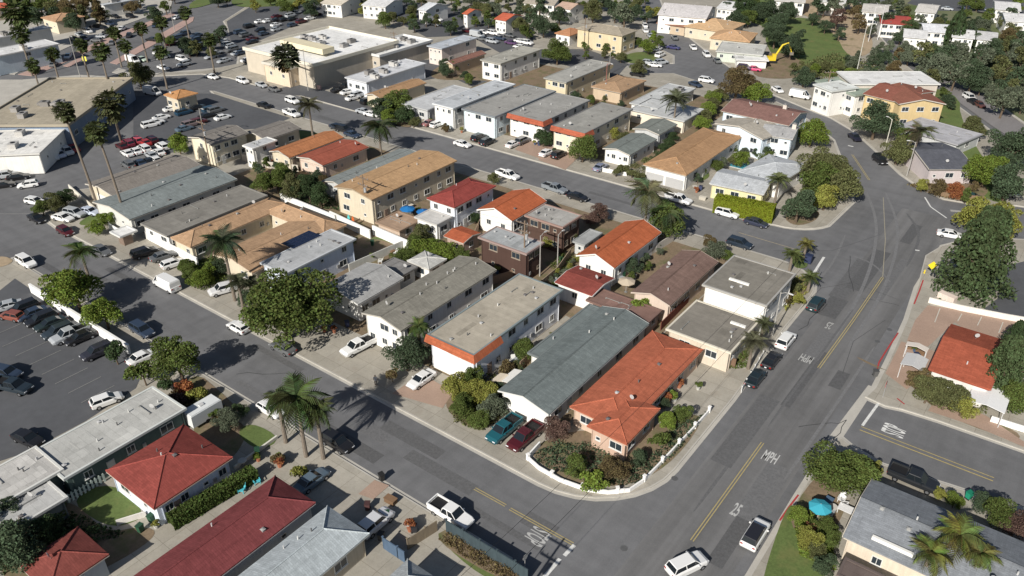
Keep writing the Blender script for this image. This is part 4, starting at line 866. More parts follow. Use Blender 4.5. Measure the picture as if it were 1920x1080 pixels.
for px, py, a, t, c_ in [(398,143,2,'sedan',WH),(455,151,-5,'suv',WH),(490,158,-8,'sedan',SIL),(514,166,-8,'sedan',GR),(548,188,-4,'suv',WH),(547,213,-4,'pickup',WH),(495,197,0,'sedan',BK),(286,173,8,'van',WH)]:
    CT.append((px, py, a, t, c_, '@car on the upper street by the superstore'))
for px, py, a, t, c_ in [(322,203,80,'sedan',WH),(303,219,80,'sedan',WH),(283,233,80,'suv',WH),(292,228,80,'sedan',WH),(418,219,85,'sedan',WH),(405,206,85,'suv',GR),(388,216,85,'sedan',BK),(372,228,85,'suv',(.1,.02,.02)),(346,240,85,'sedan',BG),(358,232,85,'suv',(.2,.15,.15)),(395,205,85,'suv',(.02,.05,.08)),(345,210,85,'suv',(.015,.05,.09)),(370,200,85,'sedan',BK),
     (228,273,172,'sedan',DR),(240,268,172,'suv',(.2,.03,.05)),(256,263,172,'suv',(.5,.08,.1)),(272,266,172,'sedan',RD),(284,262,172,'suv',DR),(238,286,172,'sedan',WH),(254,282,172,'sedan',WH),(270,278,172,'suv',WH),(283,290,172,'sedan',SIL),(297,284,172,'sedan',WH),(304,274,172,'suv',WH),(292,300,172,'sedan',WH),(240,308,172,'suv',GR),(262,304,172,'sedan',DB),(278,301,172,'sedan',BK)]:
    CT.append((px, py, a, t, c_, '@car in the lot behind the kiosk'))
for px, py, a, t, c_ in [(84,298,352,'sedan',WH),(98,293,352,'suv',WH),(112,288,352,'sedan',(.6,.62,.7)),(126,283,352,'suv',WH),(138,277,352,'sedan',RD),(28,314,10,'sedan',WH),(12,328,60,'suv',SIL),(34,330,60,'sedan',BK),(6,345,60,'sedan',BK)]:
    CT.append((px, py, a, t, c_, '@car in front of the white corner shop'))
for px, py, a, t, c_ in [(655,160,85,'suv',BK),(662,183,85,'sedan',WH),(672,178,85,'suv',SIL),(690,190,85,'suv',BK),(652,172,85,'sedan',WH),(697,213,10,'sedan',WH),(682,208,10,'sedan',SIL),(634,168,85,'sedan',BK),(645,243,0,'suv',BK),(660,252,0,'sedan',DB),(632,238,0,'sedan',(.03,.04,.06))]:
    CT.append((px, py, a, t, c_, '@car near the low white shop'))
_r = random.Random(4)
for k in range(15):
    CT.append((402+k*6.2, 66+k*4.4+_r.uniform(-4,4), 90, _r.choice(['sedan','suv','hatchback']), _r.choice([WH,WH,SIL,GR,BK,DB]), '@car in the superstore car park, nearer rows') if k % 3 else (488+k*5, 40-k*.4, 90, 'sedan', _r.choice([WH,BK,GR]), '@car in the superstore car park, far rows'))
for px, py, a, t, c_ in [(249,113,0,'van',WH),(266,110,0,'sedan',(.5,.6,.5)),(341,110,0,'suv',WH),(306,126,0,'sedan',WH),(330,32,-60,'sedan',WH),(290,34,-60,'suv',GR),(228,53,-60,'sedan',WH),(216,30,0,'sedan',BK),(206,44,0,'suv',DB),(196,52,0,'sedan',BK),(164,58,0,'suv',WH),(150,64,0,'sedan',SIL),(140,74,0,'suv',BK),(158,72,0,'sedan',(.02,.02,.03)),(188,38,0,'sedan',BK),(235,18,0,'sedan',WH),(208,13,0,'sedan',BK),(245,30,0,'suv',BK),(95,25,0,'suv',GR),(70,12,0,'sedan',SIL)]:
    CT.append((px, py, a, t, c_, '@car along the upper left boulevard'))
for px, py, a, t, c_ in [(815,45,0,'sedan',SIL),(730,28,0,'suv',BK),(722,36,0,'sedan',BK),(905,60,0,'sedan',WH),(925,62,0,'suv',WH),(942,58,0,'sedan',WH),(958,80,0,'sedan',(.1,.05,.12)),(975,77,0,'sedan',WH),(988,80,0,'suv',WH),(955,66,0,'sedan',GR),(820,36,0,'sedan',WH),(895,66,0,'van',SIL)]:
    CT.append((px, py, a, t, c_, '@car on the far parking strip behind the superstore'))
for px, py, a, t, c_ in [(1818,182,-50,'suv',WH),(1826,190,-50,'sedan',BK),(1836,195,-50,'sedan',(.1,.04,.03)),(1700,62,-50,'sedan',SIL),(1690,70,-50,'suv',GR)]:
    CT.append((px, py, a, t, c_, '@car beside the track road on the right'))
_r = random.Random(8)
for poly_, n_, a_, pl_ in [([(440,60),(470,40),(560,22),(600,26),(470,84)], 16, 90, 'in the superstore rear rows'), ([(245,110),(300,85),(370,50),(440,90),(440,115),(300,122)], 16, 90, 'in the open superstore car park'), ([(140,60),(200,40),(230,50),(180,75)], 9, 30, 'in the dark lot by the boulevard'),
      ([(260,110),(330,70),(380,30),(340,40),(270,80)], 1, 20, 'on the boulevard edge'), ([(20,160),(140,110),(300,50),(350,30),(300,40),(100,110)], 7, -40, 'driving on the boulevard'), ([(880,55),(1000,80),(990,92),(870,66)], 7, 0, 'on the strip beyond the superstore'), ([(0,290),(60,300),(60,345),(0,350)], 5, 60, 'in the left edge lot'), ([(1200,55),(1240,90),(1250,85),(1210,45)], 4, -50, 'at the left kerb above the cul-de-sac'),
      ([(1640,20),(1700,80),(1720,90),(1660,20)], 6, -50, 'along the upper track road'), ([(1760,20),(1900,30),(1900,20),(1780,12)], 6, 0, 'in the top right lane')]:
    xs_ = [p[0] for p in poly_]; ys_ = [p[1] for p in poly_]; dn_ = [(q[0], q[1]) for q in CT]; k_ = t_ = 0
    while k_ < n_ and t_ < 900:
        t_ += 1; px, py = _r.uniform(min(xs_), max(xs_)), _r.uniform(min(ys_), max(ys_)); zz = _PR(px, py)
        if not inpoly(px, py, poly_) or any(math.hypot(zz[0]-_PR(u, v)[0], zz[1]-_PR(u, v)[1]) < 5.2 for u, v in dn_): continue
        dn_.append((px, py)); k_ += 1; CT.append((px, py, a_+_r.choice([0, 180]), _r.choice(['sedan','suv','hatchback','sedan']), _r.choice([WH,WH,SIL,GR,BK,DB,BK,DR]), '@car '+pl_))
def colname(c):
    for k, v in ((WH,'white'),(SIL,'silver'),(BK,'black'),(GR,'dark grey'),(DB,'dark blue'),(RD,'red'),(DR,'dark red'),(BG,'blue grey')):
        if c == k: return v
    if max(c) < .08: return 'very dark'
    if c[0] > c[1]*2: return 'reddish'
    if c[2] > c[0]*2: return 'blue'
    return 'pale'
TW = {'sedan':'saloon','hatchback':'hatchback','suv':'tall car','pickup':'pickup','van':'van'}
for px, py, a, t, c_, lb in CT:
    if not lb: lb = '@car round the grass island of the cul-de-sac'
    if lb.startswith('@car'): lb = colname(c_) + ' ' + TW[t] + lb[4:]
    car(px, py, a, t, c_, lb)
# ================= vegetation =================
def leafmesh(name, cen, out, size, flat=.5, mat='leaf'):
    """one quad per row of cen; out = outward normals"""
    n = len(cen); r = rng.normal(size=(n,3)); nr = out*flat + r/np.linalg.norm(r,axis=1)[:,None]*(1-flat*.5); nr /= np.linalg.norm(nr,axis=1)[:,None]
    a = np.cross(nr, rng.normal(size=(n,3))); a /= np.linalg.norm(a,axis=1)[:,None]; b = np.cross(nr, a)
    s = size*rng.uniform(.6,1.4,(n,1)); a = a*s; b = b*s*.7
    v = np.stack([cen-a, cen-b*.9, cen+a, cen+b*.9], 1).reshape(-1,3)
    me = D.meshes.new(name); me.vertices.add(4*n); me.vertices.foreach_set('co', v.astype('f').ravel())
    me.loops.add(4*n); me.loops.foreach_set('vertex_index', np.arange(4*n, dtype='i'))
    me.polygons.add(n); me.polygons.foreach_set('loop_start', np.arange(0,4*n,4,dtype='i')); me.polygons.foreach_set('loop_total', np.full(n,4,dtype='i'))
    me.update(calc_edges=True); me.materials.append(M[mat]); return me
def sph(n): 
    r = rng.normal(size=(n,3)); return r/np.linalg.norm(r,axis=1)[:,None]
def crown(lobes, n, size, sq=(1,1,.8), lr=(.26,.46), low=-.35, core=.55):
    C_ = sph(lobes)*rng.uniform(.35,.92,(lobes,1))*np.array(sq); C_[:,2] = np.maximum(C_[:,2], low)
    C_ = np.vstack([C_, [[0,0,0]]]); R_ = np.append(rng.uniform(lr[0],lr[1],lobes), core)
    pr = R_**2/np.sum(R_**2); k = rng.choice(lobes+1, n, p=pr); d = sph(n); d[:,2] = np.where(d[:,2] < -.5, -d[:,2], d[:,2])
    rad = R_[k]*np.where(rng.random(n) < .75, rng.uniform(.85,1.08,n), rng.uniform(.3,.9,n))
    cen = C_[k] + d*rad[:,None]*np.array([1,1,.85]); return leafmesh('crown', cen, d, size)
CROWN = {
 'leafy': [crown(k, 9000, .040, (1,1,s_), (.18,.42)) for k, s_ in ((17,.8),(22,.95),(14,.7),(26,.85),(19,1.0))],
 'big': [crown(30, 17000, .029, (1,1,.82), (.17,.34), core=.66), crown(26, 17000, .029, (1,1,.9), (.18,.36), core=.66)],
 'dense': [crown(24, 9000, .036, (1,1,.75), (.22,.36), core=.74) for _ in range(2)],
 'loose': [crown(12, 2600, .060, (1,1,1), (.22,.38), core=.3) for _ in range(2)],
 'shrub': [crown(8, 1300, .10, (1,1,.6), (.3,.5), -.1, .5) for _ in range(3)],
 'small': [crown(7, 700, .13, (1,1,.9), (.3,.5), -.2, .5) for _ in range(3)],
}
def conif():
    n = 15000; t = rng.random(n)**.8; z = -1+2.1*t; r = (1-t**1.8*.72)*.95; a = rng.random(n)*2*PI; k = np.floor(t*9); wob = .75+.35*np.sin(a*5+k*1.9)
    rr = r*wob*np.where(rng.random(n) < .7, rng.uniform(.8,1.05,n), rng.uniform(.2,.9,n)); c = np.stack([rr*np.cos(a), rr*np.sin(a), z-.12*rr], 1)
    d = np.stack([np.cos(a), np.sin(a), np.full(n,.5)], 1); return leafmesh('crown', c, d, .036)
CROWN['pine'] = [conif()]
def cyp():
    n = 1800; t = rng.random(n); a = rng.random(n)*2*PI; r = np.sin(np.clip(t*1.02+.06,0,1)*PI)**.5*rng.uniform(.75,1.05,n); c = np.stack([r*np.cos(a), r*np.sin(a), (t*2-1)*1.0], 1)
    return leafmesh('crown', c, np.stack([np.cos(a), np.sin(a), a*0+.4], 1), .11)
CROWN['cypress'] = [cyp()]
def trunk_mesh():
    m = MB(); m.tube([(0,0,-1),(.03,.02,-.4),(0,0,0)], [.075,.06,.045], 7)
    for i in range(5):
        a = i*1.3; m.tube([(0,0,-.35+.06*i),(.25*math.cos(a),.25*math.sin(a),-.05+.05*i),(.5*math.cos(a),.5*math.sin(a),.25+.05*i)], [.035,.025,.012], 5)
    return m.mesh('trunk', 'bark')
TRK = trunk_mesh()
FC = {'pg': (.046,.066,.027), 'g': (.070,.092,.022), 'd': (.035,.055,.022), 'y': (.17,.17,.035), 'l': (.105,.14,.022), 'o': (.085,.09,.035), 'b': (.10,.075,.035), 'p': (.09,.055,.045), 'r': (.20,.07,.03), 'gy': (.085,.10,.065), 'dg': (.045,.065,.035)}
FC = {k: tuple(min(.5, (c*.95+sum(v)/3*.05)*1.55) for c in v) for k, v in FC.items()}
NT = 0
def tree(px, py, rpx, kind, fc, label, hk=1.0, cat='tree', name='tree', zs=1.0, zbase=None):
    """px,py: crown centre in the photo; rpx: crown radius in photo pixels"""
    global NT; NT += 1; R = random.Random(NT); hk *= .75
    z = 4.0
    for _ in range(3):
        x, y = W(px, py, z); fwd = math.hypot(math.hypot(x, y), CAM_H-z); r = rpx*fwd/FOC; z = r*zs*.62 + r*.62*hk + .3
    zb = zbase if zbase is not None else (ZB if any(inpoly(x, y, b) for b in (BC, BA, BN, BE, BE2, BS)) else .02)
    if r > 4.6 and kind in ('leafy','dense'): kind = 'big'
    t = tag(empty(name, (x, y, zb)), label, cat); f = FC[fc]; j = R.uniform(.85, 1.15)
    o = link('crown', R.choice(CROWN[kind]), t, (0, 0, z-zb), R.uniform(0, 6.28), tuple(v*j for v in f), (r*R.uniform(1.0,1.12), r*R.uniform(1.0,1.12), r*zs))
    if kind != 'shrub' or True: link('trunk', TRK, t, (0, 0, z-zb), R.uniform(0, 6.28), (.12,.09,.065), (r*.95, r*.95, (z-zb)))
    return t
# palm fronds
def frond_mesh(name, L=1.0, n=15, droop=.75, wd=.30, detail=True):
    m = MB(); pts = []
    for i in range(9):
        t = i/8; pts.append(Vector((L*(t - .22*t*t*droop*1.2), 0, L*(.45*t - droop*1.15*t*t))))
    m.tube(pts, [.018*(1-i/9)+.003 for i in range(9)], 3, False)
    for i in range(1, n):
        t = i/n; k = t*8; a = pts[int(k)].lerp(pts[min(8,int(k)+1)], k-int(k)); wl = wd*math.sin(PI*min(1, t*.92+.06))**.6
        for s in (-1, 1):
            e = a + Vector((.10+.05*t, s*wl, -.10-.06*t)); d = Vector((.028, 0, 0))
            m.add([a-d, a+d, e+d*.3, e-d*.3], [(0,1,2,3)])
    return m.mesh(name, 'leaf', fix=False)
FROND = frond_mesh('frond'); FROND2 = frond_mesh('frond', droop=1.05, n=17, wd=.26)
def joined_palm(nf, seed, droop, mesh):
    R = random.Random(seed); vs, fs = [], []; o = 0
    v0 = [Vector(v.co) for v in mesh.vertices]; f0 = [tuple(p.vertices) for p in mesh.polygons]
    for i in range(nf):
        mt = Matrix.Rotation(i*2.399, 4, 'Z') @ Matrix.Rotation(-R.uniform(-.5, 1.15), 4, 'Y'); s = R.uniform(.8, 1.05)
        vs += [mt @ (v*s) for v in v0]; fs += [tuple(a+o for a in f) for f in f0]; o += len(v0)
    m = MB(); m.v = [tuple(v) for v in vs]; m.f = fs; return m.mesh('crown', 'leaf', fix=False)
def fan_crown(seed):     # ball of stiff fan leaves with a skirt of dead ones
    R = random.Random(seed); m = MB()
    for i in range(80):
        d = Vector((R.gauss(0,1), R.gauss(0,1), R.gauss(.15,.8))).normalized(); a = d.cross(Vector((0,0,1))).normalized(); b = d.cross(a)
        c = d*R.uniform(.3, .6)
        for k in range(7):
            th = (k-3)*.33; e = c + (d*math.cos(th)+a*math.sin(th))*.42*R.uniform(.7,1.15) + Vector((0,0,-.16)); q = b*.02 + a*math.cos(th)*.05 - d*math.sin(th)*.05
            m.add([c-q*.4, c+q*.4, e+q, e-q], [(0,1,2,3)])
        m.tube([(0,0,0), tuple(c)], .012, 3, False)
    return m.mesh('crown', 'leaf', fix=False)
PALM_A = joined_palm(26, 3, 1, FROND); PALM_B = joined_palm(22, 5, 1, FROND2); FAN = [fan_crown(1), fan_crown(2)]
def palm(px, py, rpx, h, kind, label, fc=(.07,.09,.03), lean=(0,0), parts=False, tr=.22, base=None):
    """px,py: crown centre at height h"""
    x, y = W(px, py, h); r = rpx*math.hypot(math.hypot(x, y), CAM_H-h)/FOC
    bx, by = W(*base, ZB) if base else (x, y); zb = ZB
    t = tag(empty('palm_tree', (bx, by, zb)), label, 'palm tree'); dx, dy = x-bx, y-by
    m = MB(); n = 8; m.tube([(dx*(i/n)**1.5, dy*(i/n)**1.5, (h-zb)*i/n-.1) for i in range(n+1)], [tr*(1.35-.5*i/n) for i in range(n+1)], 8)
    link('trunk', m.mesh('trunk', 'bark'), t, col=(.19,.16,.13))
    R = random.Random(int(px*7+py))
    if parts:
        fm = FROND2 if kind == 'weep' else FROND
        for i in range(24):
            o = link('frond', fm, t, (dx, dy, h-zb), 0, tuple(v*R.uniform(.8,1.25) for v in fc), r*R.uniform(.85,1.1))
            o.rotation_euler = (0, -R.uniform(-.45, 1.1), i*2.399)
    else:
        me = R.choice(FAN) if kind == 'fan' else (PALM_B if kind == 'weep' else PALM_A)
        link('crown', me, t, (dx, dy, h-zb), R.uniform(0, 6), fc, r*(1.15 if kind == 'fan' else 1.05))
        if kind == 'fan':
            link('dead_leaf_skirt', shared('skirt', lambda: leafmesh('dead_leaf_skirt', np.stack([rng.normal(0,.12,300), rng.normal(0,.12,300), rng.uniform(-1.1,-.2,300)],1), sph(300), .09)), t, (dx, dy, h-zb), 0, (.16,.12,.06), r)['kind'] = 'stuff'
    return t
T = tree
# along the long street
T(136,533,46,'leafy','l','bright green broad tree at the kerb, left end of white wall')
T(194,583,32,'leafy','l','smaller bright green tree beside the white wall above the blue car')
T(333,672,42,'leafy','g','green tree at the kerb behind the white car, above red shrubs')
T(530,578,92,'leafy','g','largest leafy tree on the long street, shading pale roofs',.25,zs=.95)
T(268,700,22,'shrub','g','low green shrub on the island by the car park exit')
T(215,662,20,'shrub','d','dark shrub at the end of the long white wall')
palm(556,752,58,9.0,'feather','big feather palm at the kerb with long shadow over the road',(.06,.085,.03),parts=True)
palm(592,768,40,8.0,'feather','shorter feather palm right beside the big one',(.075,.095,.035),parts=True)
palm(520,745,34,7.5,'feather','third feather palm at the left of the kerb clump',(.06,.085,.03),parts=True)
palm(152,474,30,6.0,'feather','bushy palm at the kerb left of the driveway cars',(.09,.11,.04),parts=True)
palm(418,455,40,11.0,'feather','feather palm rising from the courtyard bungalow lawn',(.05,.07,.035),parts=True)
palm(446,528,26,9,'feather','slender palm left of the big street tree, in planting',(.08,.09,.05))
palm(468,534,24,8,'feather','slender palm close against the big street tree',(.08,.09,.05))
palm(205,192,27,22.0,'fan','tall fan palm before the beige retail building, bushiest crown',(.075,.08,.035),base=(228,268))
palm(180,243,20,19.5,'fan','tall fan palm with long trunk ending at the white carport',(.085,.10,.04),base=(238,418))
palm(118,208,18,20.5,'fan','tall fan palm standing over the small yard cars',(.08,.09,.04),base=(182,385))
palm(187,94,16,14,'fan','fan palm on the boulevard corner beside the sign'); palm(36,62,15,13,'fan','fan palm left of the white workshops'); palm(28,22,22,13,'fan','fan palm at the upper left corner')
palm(532,104,26,13,'fan','fan palm against the cream superstore wall',(.055,.065,.035),base=(535,138))
palm(579,198,24,9,'feather','palm on the kerb of the upper street',(.07,.07,.04),parts=False)
palm(710,238,36,7,'feather','wide dark palm clump at the kerb of the second street',(.045,.06,.025),parts=True)
palm(1215,362,46,8.5,'feather','feather palm on the kerb of the second street, tallest there',(.11,.12,.06),parts=True)
palm(1252,398,34,6.0,'weep','drooping palm beside the feather palm on the second street',(.07,.095,.04),parts=True)
T(1250,415,36,'leafy','g','dense green tree under the kerbside feather palm',.6)
palm(1268,188,28,8,'feather','palm growing before the white L shaped building',(.08,.09,.05)); palm(1724,248,26,8,'feather','palm between bungalows on the right of the bend',(.10,.11,.06),parts=True); palm(1460,338,22,6,'feather','small palm in front of the grey roofed house',(.12,.14,.06))
palm(1412,640,26,5,'feather','leaning palm on the verge of the wide street',(.10,.10,.06)); palm(1432,608,20,4,'feather','small palm at the corner of the grey roofed building',(.09,.10,.05))
palm(1800,1005,42,6.2,'feather','arching palm over the broad grey gabled roof',(.12,.13,.035),parts=True); palm(1745,1040,36,5.6,'feather','lower palm beside the arching one',(.13,.14,.04),parts=True); palm(1840,1040,30,5.4,'feather','right hand palm of the lower right roof group',(.12,.14,.04),parts=True)
palm(785,612,26,6,'feather','banana like palm between two front houses',(.08,.11,.035),parts=True)
palm(1486,478,20,3.5,'feather','small palm on the corner verge by the stop line',(.10,.12,.04)); palm(1520,520,18,3,'feather','tiny palm on the corner verge below the stop line',(.09,.11,.04)); palm(1512,458,16,3,'feather','yellowish palm in the corner of the junction',(.14,.13,.04))
# front yards of the middle block
T(762,668,36,'leafy','dg','dark shrubby tree between the driveways of two white houses',.5)
T(735,702,14,'shrub','b','brown grass clump at the foot of the shrubby tree')
for px, py, rp, c_ in [(862,728,30,'y'),(885,712,26,'g'),(905,740,30,'y'),(925,765,28,'gy'),(868,765,26,'g'),(895,785,24,'g'),(940,740,22,'dg')]: T(px,py,rp,'leafy',c_,{'y':'yellow green','g':'green','gy':'grey green','dg':'dark green'}[c_]+' bush in the jungle garden left of the teal pickup',.3,'bush','bush')
T(988,656,25,'leafy','g','green tree in the gap between beige and slate roofs',.6); T(955,690,18,'shrub','b','brownish bush in the gap by the white awnings',.4,'bush','bush')
T(1045,805,26,'leafy','p','purplish shrub left of the terracotta house',.3,'bush','bush'); T(1080,872,24,'leafy','g','bright green shrub in the corner garden',.25,'bush','bush'); T(1150,878,26,'leafy','b','bronze round shrub in the corner garden',.25,'bush','bush')
T(1198,858,18,'leafy','dg','dark shrub in the corner garden near the porch steps',.25,'bush','bush'); T(1255,790,20,'leafy','l','bright shrub by the terracotta side wall',.25,'bush','bush'); T(1280,775,18,'leafy','g','green shrub nearest the brick yard',.25,'bush','bush'); T(1235,825,18,'shrub','g','low shrub along the corner garden wall',.25,'bush','bush'); T(1115,905,24,'shrub','l','low grassy shrub inside the curved wall',.2,'bush','bush')
T(1205,577,20,'shrub','l','green bush overhanging the brown lean-to',1.2,'bush','bush'); T(1030,560,12,'shrub','l','small bush behind the beige roofed building',1,'bush','bush')
for px, py, rp, c_ in [(490,345,24,'g'),(518,338,26,'g'),(548,350,28,'o'),(578,352,26,'d'),(600,368,22,'d'),(532,325,20,'g')]: T(px,py,rp,'leafy',c_,'tree in the thick row behind the courtyard bungalows, '+{'g':'green','o':'olive','d':'nearly black'}[c_])
for px, py, rp, c_ in [(790,440,22,'o'),(800,465,26,'l'),(835,470,24,'l'),(760,480,20,'g'),(745,488,18,'g'),(780,460,20,'g'),(865,478,18,'g')]: T(px,py,rp,'leafy',c_,{'o':'olive','l':'bright green','g':'green'}[c_]+' tree in the back yards beside the pale shed',.5)
for px, py, rp, c_, l in [(1030,448,20,'y','yellow flowering tree between the dark brown houses'),(1068,438,18,'o','olive tree beside the dark brown house wall'),(890,410,12,'d','dark shrub by the white gable'),(1125,400,18,'p','purple leaved tree at the kerb of the second street'),(1108,412,14,'p','smaller purple leaved tree near the brown house'),(1120,480,10,'g','small shrub by the orange tiled house'),
   (1185,500,18,'dg','shrub in the patio between orange and brown roofs'),(1340,470,20,'gy','grey green shrub on the verge near the junction'),(1360,478,14,'g','green shrub at the end of the brown gable'),(1330,455,14,'b','brown shrub on the second street verge'),(660,450,10,'g','small bush by the striped surfboards'),(925,335,12,'o','olive shrub at the kerb right of the red roof'),
   (335,270,20,'l','bright round tree at the edge of the car lot'),(260,142,23,'o','round olive tree behind the long beige roof'),(180,255,16,'g','shrub below the fan palm at the retail building'),(100,382,18,'o','olive hedge shrub at the lot entrance'),(78,390,14,'g','green shrub left of the olive hedge'),(120,372,16,'d','dark shrub beside the low garden wall'),
   (365,360+20,8,'y','small yellow shrub in the dark side passage'),(200,412,14,'l','green shrub by the tall palm trunk'),(180,428,14,'l','low green shrub below the palm trunks')]: T(px,py,rp,'leafy',c_,l,.5,'bush' if rp < 16 else 'tree','bush' if rp < 16 else 'tree')
for px, py in [(360,510),(385,515),(345,500),(410,500),(372,525),(465,560)]: T(px,py,18,'leafy',random.choice(['g','dg','l']),'bush on the leafy bank beside the white van',.3,'bush','bush')
for px, py, rp, c_ in [(300,765,14,'r'),(345,725,16,'r'),(365,738,18,'y'),(330,745,16,'p'),(375,760,14,'o'),(395,775,12,'g'),(310,720,14,'d')]: T(px,py,rp,'shrub',c_,{'r':'reddish','y':'yellow','p':'purplish','o':'olive','g':'green','d':'dark'}[c_]+' shrub in the mixed border by the white gravel roof',.3,'bush','bush')
T(425,790,22,'leafy','gy','grey green bush beside the white trailer',.4,'bush','bush'); T(448,770,16,'dense','d','dark round bush by the pavement',.5,'bush','bush')
T(30,1010,52,'leafy','dg','dark tree in the bottom left corner',.8); T(75,1000,34,'leafy','d','dark tree behind the small red outbuilding',.6); T(5,975,30,'leafy','dg','dark tree cut by the left edge',.6); T(112,960,14,'shrub','g','pale bush by the white fence',.3,'bush','bush')
T(560,885,16,'shrub','y','pale yellow green shrub by the concrete pad',.3,'bush','bush'); T(520,860,14,'shrub','b','small tree stump shrub near the palm clump',.3,'bush','bush')
# north side
for px, py, rp, c_, l in [(735,190,30,'g','green tree left of the pale metal roof'),(715,205,22,'dg','dark tree behind the second street kerb, far left'),(752,216,22,'d','nearly black tree against the pale metal roof'),(728,222,18,'l','bright green shrub at the kerb near the far palm clump'),(802,212,11,'d','small round tree before the pale roofed house'),(849,222,12,'g','small round tree before the white garage'),(775,228,12,'o','olive shrub at the left drive'),(835,240,9,'b','brown shrub at the kerb'),
   (1045,99,26,'g','round green tree right of the white two storey block'),(1093,277,30,'leafy','x'),(1022,258,19,'d','dark tree between the orange banded houses'),(1150,250,14,'y','yellow shrub behind the cottage'),(1168,258,12,'o','olive shrub over the cottage roof'),(1382,158,34,'b','bronze green tree at the junction'),(1415,172,25,'l','bright green tree beside the bronze one'),(1198,128,16,'o','olive tree at the grass island'),
   (1523,249,31,'l','round lime green tree beside the bend'),(1552,318,46,'o','big olive tree at the junction corner, upper'),(1530,345,36,'g','green tree in front of the big olive tree'),(1570,350,34,'o','olive tree nearest the junction kerb'),(1548,372,26,'y','yellow leaved tree beneath the olive trees'),(1498,388,36,'dg','dark green tree at the corner behind the lime hedge'),(1438,300,16,'g','bush between grey roofs'),(1390,300,16,'l','bright bush by the blue pool'),(1345,310,14,'g','bush right of the tan hipped house'),(1445,268,18,'dg','bush by the pale blue wing'),
   (1643,228,38,'dg','tall dark tree before the yellow house'),(1685,285,26,'o','olive tree at the slate roofed bungalow'),(1700,262,20,'g','green tree left of the palm by the bungalow'),(1828,240,22,'o','olive tree near the track road'),(1850,318,36,'l','bright green tree right of the slate roof'),(1890,345,34,'dg','dark tree by the side street'),(1898,282,40,'dg','large dark tree at the right edge'),(1760,352,16,'b','brown hedge shrub before the slate bungalow'),(1790,358,16,'r','reddish shrub before the slate bungalow'),(1730,348,12,'y','yellow shrub at the bend kerb'),(1508,146,19,'dg','dark tree left of the white stepped block'),
   (1880,420,34,'y','yellow green tree behind the tall pine, right'),(1835,410,34,'y','yellow green tree behind the tall pine, left'),(1570,888,50,'g','dense round green tree on the corner of the side street'),(1610,890,36,'g','green tree merging right of the round one'),(1642,878,14,'y','yellow shrub at the tip of the round tree'),(1740,735,26,'o','olive shrub before the red restaurant'),(1775,745,30,'o','larger olive shrub before the red restaurant'),(1805,762,22,'y','yellow olive shrub by the white patio posts'),(1720,712,20,'b','brown shrub at the restaurant corner'),
   (1500,970,20,'l','bright shrub near the turquoise umbrella'),(1520,1010,22,'y','yellow green shrub on the lower right lawn'),(1545,990,20,'g','green shrub beside the lower right patio'),(1535,1035,16,'o','low shrub at the bottom right lawn'),(1560,1010,18,'g','small tree at the lower right patio'),(1545,1060,20,'dg','dark shrub at the bottom right'),(1850,945,20,'dg','dark shrub behind the broad grey roof'),(1880,965,26,'g','green shrub at the right end of the broad roof'),(1905,985,24,'p','purplish shrub at the right edge'),(1790,940,14,'l','bright hedge shrub between pickup and roof'),(1765,925,12,'y','yellow hedge shrub by the pickup'),
   (1485,535,16,'o','olive shrub on the corner verge'),(1470,558,14,'b','brown shrub on the corner verge'),(1500,560,12,'y','yellow grass clump on the corner verge')]:
    if c_ == 'leafy': T(1093,277,30,'dense','g','round dark green tree before the orange banded cream house',.6); continue
    if l.startswith('round lime'): T(px,py,rp,'dense','l',l,.3); continue
    if l.startswith('dense round'): T(px,py,rp,'dense','g',l,.3); continue
    sm = 'shrub' in l or 'clump' in l or 'bush' in l
    T(px,py,rp,'leafy',c_,l,.4,'bush' if sm else 'tree','bush' if sm else 'tree')
T(1838,488,60,'pine','pg','tall dark pine standing over the brick parking',.2,name='pine_tree',zs=1.4)
T(1885,700,48,'pine','pg','dark pine at the right edge beside the red roof',.2,name='pine_tree',zs=1.3); T(1905,640,26,'pine','d','small black pine behind the red roof',.2,name='pine_tree',zs=1.3); T(1900,745,30,'leafy','g','green tree below the right edge pine',.3)
for k, (px, py) in enumerate([(1340,182),(1334,195),(1328,207),(1322,219),(1316,231),(1352,176)]): T(px,py,15,'leafy','o' if k % 2 else 'l','tall hedge tree in the row left of the pale blue house',.5)
for k, (px, py) in enumerate([(1262,255),(1254,266),(1246,278),(1238,290),(1230,300)]): T(px,py,11,'dense','d','dark cypress hedge plant beside the green grey cottages',.5,'hedge plant','hedge_plant')
for px, py in [(1225,312),(1235,318),(1216,305),(1170,318),(1185,325),(1200,330),(1155,322)]: T(px,py,11,'shrub','o','olive verge shrub before the picket cottage',.3,'bush','bush')
# dense wood at the upper right, every tree one of its own
Rw = random.Random(21); WOOD = WL([(1690,90),(1740,80),(1790,105),(1960,60),(2000,230),(1960,290),(1850,215),(1770,150)]); k = 0
def scatter(poly, n, r0, r1, cols, label, kinds=('leafy','loose'), cat='tree', name='tree', hk=.6, seed=1, mind=.9):
    R = random.Random(seed); xs = [p[0] for p in poly]; ys = [p[1] for p in poly]; done = []; tr = 0
    while len(done) < n and tr < 4000:
        tr += 1; px, py = R.uniform(min(xs), max(xs)), R.uniform(min(ys), max(ys)); r = R.uniform(r0, r1)
        if not inpoly(px, py, poly) or any(math.hypot(px-a, (py-b)*1.7) < (r+c)*mind*.7 for a, b, c in done): continue
        done.append((px, py, r)); c = R.choice(cols); T(px, py, r, R.choice(kinds), c, {'g':'green','d':'nearly black','y':'yellow green','l':'bright green','o':'olive','b':'brown','p':'purplish','gy':'grey green','dg':'dark green','r':'reddish','pg':'dark green'}[c]+' '+label, hk, cat, name)
